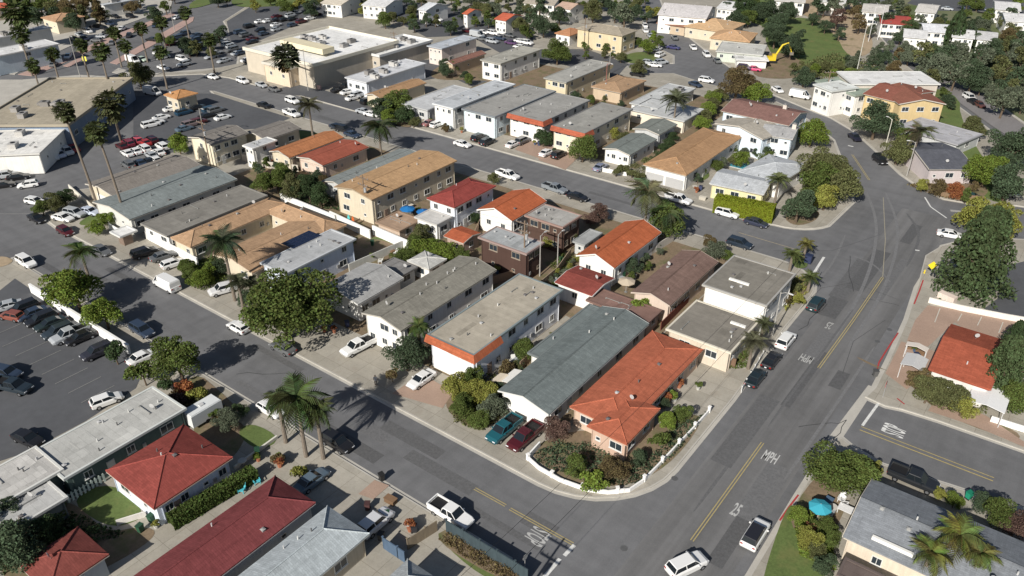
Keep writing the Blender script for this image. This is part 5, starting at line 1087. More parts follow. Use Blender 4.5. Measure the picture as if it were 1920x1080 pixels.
scatter([(1690,90),(1725,78),(1790,95),(1920,80),(1930,205),(1880,196),(1815,150),(1740,150)], 32, 14, 26, ['gy','dg','dg','gy','o'], 'tree in the dense wood at the upper right', seed=3)
scatter([(1745,150),(1790,185),(1790,205),(1765,190)], 3, 9, 12, ['dg','g'], 'tree between white roof and track road', seed=4)
T(1792,62,13,'cypress','d','tall narrow cypress among the white houses',.1,name='cypress_tree',zs=3.0)
scatter([(1520,0),(1650,-5),(1668,60),(1600,60),(1560,40)], 13, 10, 18, ['b','gy','p','dg'], 'bare looking tree on the dry slope', ('loose',), seed=5, hk=1)
scatter([(1590,60),(1680,70),(1700,130),(1640,150),(1580,130)], 12, 9, 15, ['b','gy','dg','dg'], 'dark scrubby tree at the slope foot by the track road', seed=51)
scatter([(1640,0),(1760,-5),(1900,20),(1900,60),(1760,75),(1690,60)], 16, 8, 14, ['dg','g','o','gy'], 'garden tree round the upper right white houses', seed=52)
scatter([(1640,30),(1700,40),(1900,30),(1910,95),(1760,100),(1700,100)], 18, 9, 16, ['dg','pg','o','gy'], 'dark tree below the upper right white houses', seed=53)
scatter([(1465,70),(1500,60),(1500,110),(1475,100)], 4, 10, 15, ['pg','dg'], 'dark tree at the edge of the green lawn', seed=54)
for i_, (a_, b_) in enumerate([(212,60),(262,52),(300,40),(96,100),(345,22),(150,84),(232,84),(60,120),(390,72),(298,96)]): palm(a_, b_, 12, 11, 'fan', 'fan palm along the boulevard car parks')
scatter([(1560,60),(1680,90),(1700,140),(1600,130)], 9, 8, 13, ['b','gy','dg'], 'scrub tree beside the track road', ('loose',), seed=6)
scatter([(1480,125),(1560,118),(1680,140),(1660,160),(1530,148)], 16, 8, 13, ['o','g','l'], 'bush along the lawn edge above the sage roof', seed=7, cat='bush', name='bush')
for px, py, rp in [(1478,15,14),(1525,35,11),(1548,48,12),(1455,62,24),(1485,85,22),(1462,38,18),(1440,20,22),(1472,22,20)]: T(px,py,rp,'dense','dg','dark round tree on the green lawn and slope')
scatter([(1350,0),(1420,-8),(1440,30),(1400,45),(1350,25)], 10, 12, 18, ['dg','d','g'], 'tree in the dark clump above the peach roofs', seed=8)
scatter([(960,0),(1200,-5),(1210,40),(1120,30),(1060,30),(1040,60),(960,70)], 22, 11, 22, ['dg','g','o','g'], 'tree in the far gardens at top centre', seed=9)
T(1172,28,24,'loose','gy','tall grey bare tree behind the beige hip roofed house',1.2)
scatter([(690,20),(800,20),(880,30),(880,60),(800,55),(720,40)], 12, 9, 16, ['dg','g','o'], 'tree behind the superstore', seed=10)
scatter([(390,0),(640,-8),(760,0),(700,20),(460,16)], 16, 9, 16, ['g','dg','o','y'], 'tree on the far green strip', seed=11)
scatter([(300,60),(400,70),(440,50),(420,110),(300,100)], 9, 9, 18, ['o','g','dg'], 'tree in the superstore car park', seed=12)
scatter([(20,0),(200,-5),(190,40),(120,50),(40,50)], 14, 12, 20, ['g','dg','o','b'], 'tree in the upper left gardens', seed=13)
scatter([(860,10),(960,10),(1000,60),(960,76),(880,44)], 10, 8, 13, ['g','o','dg'], 'tree among the orange roofed far houses', seed=15)
scatter([(800,120),(900,122),(880,150),(800,145)], 5, 10, 15, ['g','dg'], 'tree behind the pale metal roofs', seed=16)
scatter([(1200,60),(1240,70),(1240,95),(1190,92)], 4, 9, 14, ['g','l'], 'tree beside the beige hip roofed house', seed=17)
scatter([(1080,80),(1180,95),(1170,115),(1100,108)], 6, 7, 11, ['g','o'], 'garden tree below the beige hip roofed house', seed=18)
scatter([(1425,30),(1475,50),(1480,80),(1450,70)], 4, 10, 15, ['g','dg'], 'tree between peach roofs and lawn', seed=19)
scatter([(1800,0),(1920,-5),(1920,12),(1830,16)], 6, 8, 14, ['l','g'], 'tree along the far top right lane', seed=20)
scatter([(1640,20),(1730,40),(1740,75),(1690,70)], 6, 8, 12, ['g','o','dg'], 'garden tree among the upper right white houses', seed=22)
scatter([(1800,70),(1900,35),(1915,70),(1830,90)], 7, 9, 15, ['o','g','b'], 'garden tree right of the tall cypress', seed=23)
scatter([(1630,150),(1680,140),(1690,160)], 2, 8, 10, ['g'], 'small tree behind the yellow house', seed=24)
scatter([(1790,300),(1830,330),(1850,370),(1800,372)], 4, 10, 14, ['g','dg','b'], 'garden shrub by the slate bungalow', seed=25, cat='bush', name='bush')
scatter([(845,505),(900,475),(1000,500),(1000,520),(900,500)], 7, 6, 11, ['g','o','dg'], 'bush in the shaded yards behind the olive grey roof', seed=31, cat='bush', name='bush')
scatter([(1000,540),(1035,500),(1070,470),(1090,480),(1040,545)], 8, 6, 11, ['g','gy','y','dg'], 'bush in the yard behind the beige flat roof', seed=32, cat='bush', name='bush')
scatter([(1160,510),(1200,480),(1240,450),(1255,460),(1190,530)], 8, 6, 11, ['dg','g','gy'], 'bush in the patio strip between orange and brown roofs', seed=33, cat='bush', name='bush')
scatter([(930,690),(1000,650),(1050,610),(1060,620),(975,700)], 8, 7, 12, ['g','dg','o'], 'bush in the side yard left of the slate roof', seed=34, cat='bush', name='bush')
scatter([(470,300),(520,305),(600,330),(640,350),(560,330),(480,320)], 9, 7, 12, ['g','dg','b'], 'bush behind the white two storey house', seed=35, cat='bush', name='bush')
scatter([(960,215),(1040,172),(1110,165),(1190,205),(1120,240)], 8, 6, 10, ['g','dg','o'], 'bush behind the second street houses', seed=36, cat='bush', name='bush')
scatter([(1280,345),(1330,300),(1380,270),(1440,262),(1460,290),(1380,310)], 12, 7, 12, ['g','dg','o','gy'], 'bush in the yards round the pale blue house', seed=37, cat='bush', name='bush')
scatter([(1210,640),(1250,700),(1230,770),(1210,760)], 1, 5, 7, ['g'], 'bush by the brick yard wall', seed=38, cat='bush', name='bush')
scatter([(1225,760),(1262,705),(1280,700),(1250,760)], 5, 7, 11, ['g','b','dg'], 'bush along the terracotta side wall', seed=39, cat='bush', name='bush')
scatter([(640,0),(820,-5),(1040,-8),(1000,25),(860,18),(700,15)], 22, 9, 15, ['g','dg','o','gy'], 'tree along the far top edge', seed=40)
scatter([(140,5),(330,-8),(300,25),(200,45)], 10, 9, 14, ['g','dg','b'], 'tree by the upper left boulevard', seed=41)
scatter([(600,130),(640,150),(700,165),(640,160)], 3, 6, 9, ['g','b'], 'small tree by the superstore entrance', seed=42)
scatter([(1190,0),(1240,-5),(1236,25),(1215,50)], 5, 9, 14, ['g','dg','y'], 'tree left of the large white top house', seed=43)
# ground level planting that reads as one mass: one object per bed
def bed(pts, n, size, cols, label, hmax=.9):
    p = WL(pts, .3); xs = [a[0] for a in p]; ys = [a[1] for a in p]; C_ = []
    while len(C_) < n:
        x, y = rng.uniform(min(xs), max(xs)), rng.uniform(min(ys), max(ys))
        if inpoly(x, y, p): C_.append((x, y))
    C_ = np.array(C_); hh = (np.sin(C_[:,0]*1.9)+np.sin(C_[:,1]*2.3+1)+2)/4*hmax; c = np.column_stack([C_, ZB+rng.random(n)*hh+.03]); d = sph(n); d[:,2] = abs(d[:,2])
    o = link('ground_cover', leafmesh('ground_cover', c, d, size), col=FC[cols]); tag(o, label, 'plants', kind='stuff')
bed([(1010,868),(1000,850),(1040,830),(1110,830),(1180,880),(1235,840),(1260,800),(1325,775),(1270,850),(1190,908),(1110,908)], 3000, .16, 'dg', 'mixed low planting inside the curved white corner wall')
bed([(845,722),(930,700),(958,770),(905,808),(850,790)], 3000, .16, 'o', 'tangled low planting left of the teal pickup')
bed([(820,1010),(850,990),(900,1030),(975,1078),(950,1090),(880,1050)], 2200, .10, 'b', 'brownish pot plants and low growth behind the dark fence')
bed([(1500,1040),(1490,990),(1500,950),(1520,960),(1560,1015),(1570,1070)], 2500, .14, 'l', 'weedy green planting on the lower right bank')
bed([(340,498),(400,480),(440,500),(430,524),(380,545),(345,530)], 2500, .15, 'g', 'leafy ground cover on the driveway bank')
bed([(305,765),(330,720),(400,745),(440,775),(400,795),(350,760)], 2500, .15, 'b', 'mixed brown and green border growth by the gravel roof')
bed([(1590,665),(1680,700),(1740,760),(1720,765),(1690,720),(1600,690)][:0] or [(1705,700),(1740,700),(1850,750),(1850,775),(1760,765)], 2200, .14, 'o', 'low olive planting before the restaurant wall')
bed([(1450,565),(1480,520),(1522,515),(1518,545),(1475,582)], 1500, .14, 'y', 'dry tufts on the corner verge')
bed([(1360,690),(1400,620),(1425,612),(1398,690)], 1400, .14, 'g', 'rough strip of plants along the wide street pavement')
bed([(960,430),(1000,440),(1050,470),(1040,520),(1000,500)][:0] or [(1030,500),(1050,470),(1080,480),(1050,530)], 900, .13, 'g', 'weeds between the brown and orange houses')
bed([(1250,300),(1290,340),(1330,330),(1340,345),(1280,350)][:0] or [(1160,320),(1180,300),(1250,330),(1210,345)], 1500, .14, 'o', 'verge planting before the picket cottage')
bed([(1560,100),(1700,140),(1690,165),(1540,150),(1490,130)], 4000, .3, 'o', 'scrub along the foot of the grassy slope', 1.6)
bed([(1720,95),(1920,60),(1930,215),(1880,190),(1820,140)], 9000, .38, 'gy', 'undergrowth on the wooded bank at the upper right', 2.2)
bed([(500,335),(520,315),(610,345),(640,395),(560,385)], 2500, .2, 'd', 'undergrowth beneath the tree row behind the courtyard')
bed([(740,480),(790,440),(870,470),(880,490),(780,500)], 2500, .2, 'g', 'undergrowth in the overgrown back yards')
bed([(1700,345),(1740,340),(1830,365),(1820,378),(1760,368)], 1500, .2, 'b', 'dry shrubs along the slate bungalow fence')
bed([(0,945),(60,965),(130,960),(240,1000),(60,1050),(0,1080)], 2500, .18, 'd', 'dark undergrowth in the bottom left garden')
# clipped hedges
def hedge(a, b, wd, h, fc, label):
    (x0, y0), (x1, y1) = W(*a, h), W(*b, h); v = Vector((x1-x0, y1-y0)); L = v.length; n = int(L*h*260); u = rng.random((n,3)); s = rng.random(n)
    c = np.stack([u[:,0]*L, (u[:,1]-.5)*wd, u[:,2]*(h-.15)+.1], 1); d = np.zeros((n,3)); top = s < wd/(wd+2*h)
    c[top,2] = h+rng.uniform(-.08,.06,top.sum()); d[top,2] = 1; sd = ~top; sg = np.where(rng.random(sd.sum()) < .5, -1, 1); c[sd,1] = sg*(wd/2+rng.uniform(-.06,.05,sd.sum())); d[sd,1] = sg
    e = rng.random(n) < .08; c[e,0] = np.where(rng.random(e.sum()) < .5, 0, L)
    t = tag(empty('hedge', (x0, y0, ZB), math.atan2(v.y, v.x)), label, 'hedge')
    link('foliage', leafmesh('foliage', c, d, .13, .8), t, col=fc); link('stems', MB().box(.1, L-.1, -wd/2+.12, wd/2-.12, 0, h-.14).mesh('stems', 'bark'), t, col=tuple(v*.5 for v in fc))
hedge((1343,368), (1453,388), 3.0, 3.2, (.19,.22,.02), 'tall clipped lime green hedge at the second street kerb')
hedge((318,970), (475,878), 1.6, 1.7, (.07,.10,.025), 'long clipped green hedge between the two red hip roofs')
hedge((1545,205), (1598,207), 1.0, 1.0, (.10,.12,.04), 'low hedge before the white building on the hill street')
# ================= walls, fences, poles, small things =================
def wall(px, h, th, col, label, mat='stucco', name='wall', cat='wall', posts=None, z0=ZB, pc=None, capc=None, zpx=None):
    p = WL(px, z0 if zpx is None else zpx); root = tag(empty(name, (*p[0], z0)), label, cat); o = Vector(p[0]); m = MB(); c = MB()
    q = [Vector(a)-o for a in p]; pan = 0
    def ribbon(mb, wd, za, zb_):
        l = []; n = len(q)
        for i in range(n):
            d = ((q[min(i+1,n-1)]-q[max(i-1,0)])).normalized(); nn = Vector((-d.y, d.x))*wd/2; a, b = q[i]-nn, q[i]+nn
            l.append([(*a, za), (*a, zb_), (*b, zb_), (*b, za)])
        mb.loops(l)
    ribbon(m, th, -.1, h-.08 if capc else h); link('panel' if cat == 'fence' else 'masonry', m.mesh('masonry', mat), root, col=col)
    if capc: ribbon(c, th+.1, h-.078, h); link('coping', c.mesh('coping', 'stucco'), root, col=capc)
    if posts:
        pw, ph, sp = posts; pm = MB().box(-pw/2, pw/2, -pw/2, pw/2, -.1, ph).box(-pw/2-.05, pw/2+.05, -pw/2-.05, pw/2+.05, ph, ph+.08).mesh('post', mat); acc = 0
        for a, b in zip(q[:-1], q[1:]):
            L = (b-a).length; 
            while acc <= L: v = a+(b-a)*acc/L; link('post', pm, root, (*v, 0), math.atan2((b-a).y, (b-a).x), pc or col); acc += sp
            acc -= L
    return root
WW = (.78,.78,.76)
wall([(60,548),(150,605),(245,664)], 1.7, .3, WW, 'long bright white wall between the lower left car park and the street', capc=WW)
wall([(528,378),(630,420)], 1.9, .25, WW, 'white back wall section behind the courtyard bungalows', capc=WW); wall([(620,412),(695,448)], 1.9, .25, WW, 'white back wall section left of the tall wooden pole', capc=WW); wall([(700,440),(768,470)], 2.0, .25, WW, 'white back wall section right of the tall wooden pole', capc=WW)
wall([(1038,553),(1090,575),(1128,592)], 1.6, .25, WW, 'white garden wall behind the beige flat roofed building'); wall([(1108,560),(1185,598)], 2.6, .3, WW, 'white parapet wall at the end of the slate roof', capc=WW)
cw = [(990,862),(1010,880),(1050,903),(1100,921),(1140,926),(1180,922),(1205,905),(1230,880),(1262,846),(1300,806),(1330,772)]
wall(cw, .55, .2, (.8,.79,.77), 'low curved white garden wall with square posts round the corner house', posts=(.34,.9,4.2), pc=(.8,.79,.77)); wall([(990,862),(1012,838)], .9, .2, WW, 'short white wall return beside the dark red pickup')
wall([(1740,567),(1800,582),(1880,598),(1960,612)], 1.0, .25, (.7,.66,.6), 'long low cream wall behind the brick parking bays')
wall([(1760,555),(1790,568)], 1.0, 1.2, (.65,.55,.48), 'short thick pinkish planter wall below the pine', name='planter', cat='planter')
wall([(1856,790),(1926,812)], .9, .2, WW, 'white low wall at the restaurant patio end'); wall([(1735,712),(1745,735),(1800,752)], 1.0, .18, (.62,.64,.66), 'pale low fence along the restaurant front', posts=(.15,1.15,2.5), name='fence', cat='fence')
wall([(205,428),(222,438),(238,440)], 1.2, .2, WW, 'white low wall at the base of the palm trunk'); wall([(275,447),(372,498)], 1.6, .25, WW, 'white parapet wall before the dusty grey and tan roofs'); wall([(425,502),(440,512)], 1.0, .25, WW, 'short white wall by the courtyard lawn')
wall([(130,352),(185,400)], .8, .2, (.6,.57,.5), 'low pale garden wall left of the tall palms'); wall([(870,995),(972,1060)][:0] or [(838,997),(900,1035),(990,1090)], 1.8, .12, (.05,.07,.08), 'dark slatted fence along the pavement at the bottom', mat='wood', name='fence', cat='fence', posts=(.14,1.95,2.4))
wall([(765,1030),(820,995)], 1.6, .1, (.22,.18,.13), 'brown wooden fence beside the concrete drive at the bottom', mat='wood', name='fence', cat='fence', posts=(.12,1.7,2.4))
wall([(720,1028),(760,1055)], 1.7, .12, (.08,.12,.18), 'short blue grey fence behind the bottom drive', mat='wood', name='fence', cat='fence', posts=(.12,1.8,2.2))
wall([(1460,1030),(1500,935)][:0] or [(1493,978),(1512,992),(1560,1012)], 1.1, .1, (.25,.12,.07), 'rusty brown fence on the lower right bank', mat='wood', name='fence', cat='fence', posts=(.12,1.2,2.0))
wall([(1310,668),(1378,690)], 1.6, .12, (.17,.11,.075), 'brown wooden fence before the lower grey flat roof', mat='wood', name='fence', cat='fence', posts=(.14,1.7,2.4)); wall([(1360,690),(1378,672)], 1.4, .12, (.25,.17,.13), 'short brown gate fence in the brick yard', mat='wood', name='fence', cat='fence')
wall([(1262,596),(1316,540)], 1.6, .12, (.16,.06,.045), 'dark red brown fence between brown gable and grey roofs', mat='wood', name='fence', cat='fence'); wall([(1238,620),(1262,596)], 1.6, .12, (.16,.06,.045), 'dark red brown fence end near the terracotta roof', mat='wood', name='fence', cat='fence')
wall([(1755,366),(1800,376),(1842,380)], 1.4, .1, (.2,.14,.09), 'brown picket fence before the slate bungalow', mat='wood', name='fence', cat='fence', posts=(.12,1.5,2.5)); wall([(1390,735),(1402,715),(1430,668)], .8, .08, (.6,.6,.58), 'thin white rail fence on the wide street pavement', mat='trim', name='fence', cat='fence', posts=(.1,1.0,2.0))
wall([(885,250),(960,275)][:0] or [(1130,322),(1175,330)], .9, .1, WW, 'white low fence by the picket cottage', mat='trim', name='fence', cat='fence', posts=(.12,1.0,1.6))
wall([(655,510),(732,476),(755,466)], 1.6, .18, (.5,.5,.47), 'pale block wall between the fenced brown yard and olive roof'); wall([(846,512),(905,540),(965,520)], 1.6, .12, (.28,.2,.14), 'brown fence behind the olive grey roof', mat='wood', name='fence', cat='fence'); wall([(1010,545),(1045,515),(1070,480)], 1.6, .12, (.32,.25,.18), 'tan fence in the yards behind the beige roof', mat='wood', name='fence', cat='fence')
wall([(1165,520),(1225,475),(1262,452)], 1.6, .15, (.5,.47,.42), 'pale wall in the strip beside the brown gabled roof'); wall([(880,470),(900,425),(960,385)], 1.6, .12, (.3,.22,.16), 'brown fence between orange gabled house and annexe', mat='wood', name='fence', cat='fence'); wall([(630,380),(690,350)], 1.6, .12, (.3,.26,.2), 'tan fence left of the long orange tan roof', mat='wood', name='fence', cat='fence')
wall([(1035,640),(975,695)], 1.6, .12, (.30,.22,.15), 'brown fence in the gap left of the slate roof', mat='wood', name='fence', cat='fence'); wall([(455,300),(500,315),(560,322)], 1.6, .15, (.5,.46,.4), 'pale wall behind the small white two storey house')
wall([(528,149),(602,168)], 1.2, .4, (.55,.38,.34), 'pink low wall before the superstore entrance'); wall([(520,822),(440,880)], .5, .25, (.6,.58,.52), 'low pale edging wall of the front path near the palm clump')
wall([(220,985),(275,968)], .8, .15, (.66,.64,.6), 'short white rail at the corner of the red hip roofed house')
# picket fence of the red roofed garden: every picket a part
p0, p1 = Vector(W(128,944,.1)), Vector(W(207,898,.1)); L = (p1-p0).length; pf = tag(empty('picket_fence', (*p0, ZB), math.atan2((p1-p0).y, (p1-p0).x)), 'pale green white picket fence at the top of the lawn', 'fence')
pk = MB().add([(-.12,-.02,0),(.12,-.02,0),(.12,-.02,1.2),(0,-.02,1.4),(-.12,-.02,1.2),(-.12,.02,0),(.12,.02,0),(.12,.02,1.2),(0,.02,1.4),(-.12,.02,1.2)], [(0,1,2,3,4),(9,8,7,6,5),(0,5,6,1),(1,6,7,2),(2,7,8,3),(3,8,9,4),(4,9,5,0)]).mesh('picket', 'trim')
for i in range(int(L/.48)): link('picket', pk, pf, (i*.48+.2, 0, 0), col=(.5,.58,.54))
link('rail', MB().box(0, L, .022, .07, .35, .43).box(0, L, .022, .07, .95, 1.03).mesh('rail', 'trim'), pf, col=(.5,.55,.52))
# poles
def pole(base, h, label, kind='light', ang=0, col=(.35,.34,.32), world=None, z0=ZB, arm=1.3):
    x, y = world or W(*base, z0)
    if kind == 'utility':
        t = tag(empty('utility_pole', (x, y, z0), math.radians(ang)), label, 'utility pole')
        link('post', MB().tube([(0,0,-.1),(0,0,h)], [.17,.12], 8).mesh('post', 'wood'), t, col=(.20,.15,.11))
        for zz, ln in ((h-.5, 1.7), (h-2.0, 1.3)):
            a = link('crossarm', MB().box(-ln, ln, -.07, .07, -.08, .08).mesh('crossarm', 'wood'), t, (0, -.16, zz), col=(.17,.13,.10))
            for u in (-ln+.15, -ln*.4, ln*.4, ln-.15): link('insulator', shared('ins', lambda: MB().tube([(0,0,.08),(0,0,.3)], .06, 6).mesh('insulator', 'metal')), a, (u, 0, 0), col=(.3,.3,.32))
        link('transformer', MB().tube([(.4,0,h-3.4),(.4,0,h-2.5)], .26, 10).mesh('transformer', 'metal'), t, col=(.35,.36,.37))
    else:
        t = tag(empty('street_lamp', (x, y, z0), math.radians(ang)), label, 'street lamp')
        link('post', MB().tube([(0,0,-.1),(0,0,h)], [.12,.075], 8).mesh('post', 'metal'), t, col=col)
        link('arm', MB().tube([(0,0,h-.3),(arm*.5,0,h+.1),(arm,0,h+.15)], .05, 6).mesh('arm', 'metal'), t, col=col)
        link('lamp_head', MB().loops([[(arm-.1,-.12,h+.1),(arm+.6,-.16,h+.08),(arm+.6,.16,h+.08),(arm-.1,.12,h+.1)],[(arm-.1,-.08,h+.24),(arm+.5,-.1,h+.2),(arm+.5,.1,h+.2),(arm-.1,.08,h+.24)]]).mesh('lamp_head', 'metal'), t, col=(.5,.5,.5))
    return t
pole((688,415), 9.8, 'tall wooden pole with small crossarms before the cream end wall', 'utility', 0)
pole((983,520), 11, 'grey wooden pole behind the beige flat roofed building', 'utility', 0); pole((1012,518), 8, 'shorter pole right of the grey wooden one', 'light', 90); pole((1045,500), 6.5, 'slim pale post by the brown house yard', 'light', 90)
pole(None, 11.5, 'wooden power pole just beyond the bottom edge, its shadow on the road', 'utility', 0, world=(-31.2, 35.8))
pole((1448,630), 8, 'street lamp on the wide street pavement with arm over the kerb', 'light', 0); pole((578,170), 12, 'lamp post by the superstore entrance', 'light', 0); pole((600,130), 9,'lamp post against the superstore wall','light',90)
pole((1142,250-110), 7, 'thin pole at the cul-de-sac edge', 'light', 0); pole((1095,95), 11, 'tall wooden pole before the beige hip roofed house', 'utility', 40); pole((395,313), 11, 'tall wooden pole at the cream gable end', 'utility', 0); pole((1544,200), 10, 'tall dark pole at the white stepped building', 'utility', 40); pole((1606,136), 14, 'pale tall pole on the grassy slope', 'light', 90, (.6,.6,.55))
pole((1628,78),12,'pale pole beside the track road, left','light',0,(.6,.6,.6)); pole((1645,75),12,'pale pole beside the track road, right','light',0,(.6,.6,.6)); pole((742,112), 9, 'tall dark pole at the side hall of the superstore', 'utility', 0); pole((1135,178), 9, 'reddish pole behind the cream block', 'light', 0, (.3,.12,.1))
pole((1658,284), 8, 'pale slim lamp post at the bend kerb', 'light', 150, (.6,.58,.5)); pole((385,262), 8, 'pole at the front of the grey gabled house', 'light', 0); pole((328,60),11,'lamp post in the far superstore car park','light',0); pole((152,150),13,'tall slim pole behind the retail roof','light',0)
pole((1700,330), 8, 'slim pole before the slate bungalow', 'light', 200)
# power lines
def wire(a, b, za, zb_, label, sag=.9):
    p = [(a[0]+(b[0]-a[0])*t, a[1]+(b[1]-a[1])*t, za+(zb_-za)*t-4*sag*t*(1-t)) for t in [i/14 for i in range(15)]]
    tag(link('power_line', MB().tube(p, .022, 3).mesh('power_line', 'black')), label, 'cable')
wire((-32.7,35.8), (-31.8,112), 11.3, 10.1, 'left power line over the wide street pavement'); wire((-29.7,35.8), (-28.8,112), 11.3, 10.1, 'right power line over the wide street pavement')
a = W(687,415); wire(a, W(983,520), 9.4, 10.6, 'power line between the two back yard poles'); wire(a, W(395,313), 9.4, 10.6, 'power line from the wooden pole to the cream gable pole')
# people
def person(px, py, shirt, legs, label, ang=0, z0=ZB):
    x, y = W(px, py, z0); m = MB()
    def ring(x_, y_, z_, a, b): return [(x_+a*math.cos(k*PI/5), y_+b*math.sin(k*PI/5), z_) for k in range(10)]
    t = tag(empty('person', (x, y, z0), ang), label, 'person')
    b = MB(); b.loops([ring(0,0,.82,.15,.12), ring(0,0,1.0,.17,.12), ring(0,0,1.2,.19,.13), ring(0,0,1.4,.21,.12), ring(0,0,1.48,.1,.08), ring(0,0,1.54,.06,.06), ring(0,.01,1.6,.085,.095), ring(0,.01,1.69,.09,.105), ring(0,0,1.77,.05,.06)])
    for s in (-1, 1):
        b.tube([(s*.2,0,1.4),(s*.27,.03,1.12),(s*.26,.12,.88),(s*.25,.15,.8)], [.055,.045,.035,.03], 6)
        b.tube([(s*.09,0,.86),(s*.11,.04*s,.46),(s*.11,-.03*s,.06)], [.09,.06,.045], 6); b.tube([(s*.11,-.03*s-.05,.04),(s*.11,-.03*s+.16,.03)], .045, 5)
    link('body', b.mesh('body', 'trim'), t, col=(.35,.22,.16))
    c = MB(); c.loops([ring(0,0,.86,.19,.15), ring(0,0,1.2,.21,.15), ring(0,0,1.42,.23,.14), ring(0,0,1.49,.12,.1)], False)
    for s in (-1, 1): c.tube([(s*.2,0,1.42),(s*.26,.02,1.2)], [.07,.06], 6, False)
    link('shirt', c.mesh('shirt', 'trim'), t, col=shirt)
    c = MB()
    for s in (-1, 1): c.tube([(s*.09,0,.9),(s*.11,.04*s,.46),(s*.11,-.03*s,.1)], [.11,.08,.065], 6, False)
    link('trousers', c.mesh('trousers', 'trim'), t, col=legs)
    link('hair', MB().loops([ring(0,-.02,1.66,.1,.11), ring(0,-.02,1.74,.08,.09), ring(0,-.02,1.79,.03,.04)]).mesh('hair', 'trim'), t, col=(.03,.02,.015))
person(705,722,(.5,.5,.5),(.05,.05,.06),'person in grey top walking on the pavement before the olive roofed building', .8)
def yard_things(poly, n, place, seed):
    R = random.Random(seed); xs = [p[0] for p in poly]; ys = [p[1] for p in poly]; k = 0; done = []
    while k < n:
        px, py = R.uniform(min(xs), max(xs)), R.uniform(min(ys), max(ys))
        if not inpoly(px, py, poly) or any(abs(px-a)+abs(py-b) < 9 for a, b in done): continue
        done.append((px, py)); k += 1; x, y = W(px, py, ZB); q = R.random(); rz = R.choice([0, PI/2])+R.uniform(-.15, .15)
        if q < .35:
            t = tag(empty('plant_pot', (x, y, ZB), rz), 'small potted plant '+place, 'plant pot'); s_ = R.uniform(.9, 1.6)
            link('pot', shared('pot', lambda: MB().loops([[(.18*math.cos(i*PI/4), .18*math.sin(i*PI/4), 0) for i in range(8)], [(.26*math.cos(i*PI/4), .26*math.sin(i*PI/4), .4) for i in range(8)]]).mesh('pot', 'trim')), t, col=R.choice([(.35,.14,.08),(.5,.5,.47),(.08,.12,.2)]), scale=s_)
            link('plant', R.choice(CROWN['small']), t, (0, 0, .75*s_), R.uniform(0, 6), FC[R.choice(['g','l','y','r','dg'])], .5*s_)
        elif q < .55:
            c_ = R.choice([((.45,.42,.36),'pale'),((.16,.10,.06),'brown'),((.25,.27,.28),'grey'),((.06,.10,.16),'dark blue')]); t = tag(empty('storage_box', (x, y, ZB), rz), c_[1]+' garden storage box '+place, 'storage box')
            link('body', shared('sbb', lambda: MB().box(-.7,.7,-.4,.4,.04,.62).mesh('body', 'wood')), t, col=c_[0]); link('lid', shared('sbl', lambda: MB().box(-.75,.75,-.45,.45,.62,.7).mesh('lid', 'wood')), t, col=tuple(v*1.25 for v in c_[0]))
        elif q < .72: bin_(px, py, R.choice([(.03,.03,.035),(.03,.09,.05),(.05,.06,.12)]), 'wheelie bin '+place)
        elif q < .86: chair(px, py, R.choice([(.6,.6,.58),(.5,.45,.35)]), 'pale garden chair '+place, R.uniform(0, 6))
        else:
            t = tag(empty('garden_table', (x, y, ZB), rz), 'small round garden table '+place, 'table')
            link('tabletop', shared('gtt', lambda: MB().tube([(0,0,.68),(0,0,.73)], .55, 12).mesh('tabletop', 'trim')), t, col=(.5,.48,.44)); link('leg', shared('gtl', lambda: MB().tube([(0,0,0),(0,0,.68)], [.2,.05], 8).mesh('leg', 'metal')), t, col=(.2,.2,.2))
# fire hydrant, bins, umbrellas, chairs, awnings, trailer, signs
def bin_(px, py, col, label, z0=ZB):
    x, y = W(px, py, z0); t = tag(empty('wheelie_bin', (x, y, z0), random.uniform(0, 3)), label, 'bin')
    link('body', shared('binb', lambda: MB().loops([[(-.24,-.28,.06),(.24,-.28,.06),(.24,.28,.06),(-.24,.28,.06)],[(-.3,-.36,1.0),(.3,-.36,1.0),(.3,.36,1.0),(-.3,.36,1.0)]]).mesh('body', 'trim')), t, col=col)
    link('lid', shared('binl', lambda: MB().box(-.33,.33,-.4,.38,1.0,1.07).mesh('lid', 'trim')), t, col=tuple(v*.7 for v in col)); link('wheels', shared('binw', lambda: MB().tube([(-.28,.26,.1),(.28,.26,.1)], .1, 8).mesh('wheels', 'black')), t)
for px, py, c_, l in [(715,1012,(.05,.05,.05),'black bin at the kerb end of the bottom drive'),(716,900,(.03,.03,.03),'small dark bin at the kerb by the tan slab'),(690,955,(.1,.05,.05),'brown bin behind the dark van'),(1260,752,(.2,.2,.2),'grey bin in the brick yard'),(1188,525,(.3,.3,.3),'grey bin on the patio by the brown roof'),(1052,492,(.05,.12,.05),'green bin beside the slim pale post'),(845,640,(.1,.1,.1),'dark bin beside the beige building'),(1815,935,(.02,.25,.15),'bright green bin beside the road hedge'),(1640,705,(.1,.1,.1),'dark bin by the restaurant pavement')]: bin_(px, py, c_, l)
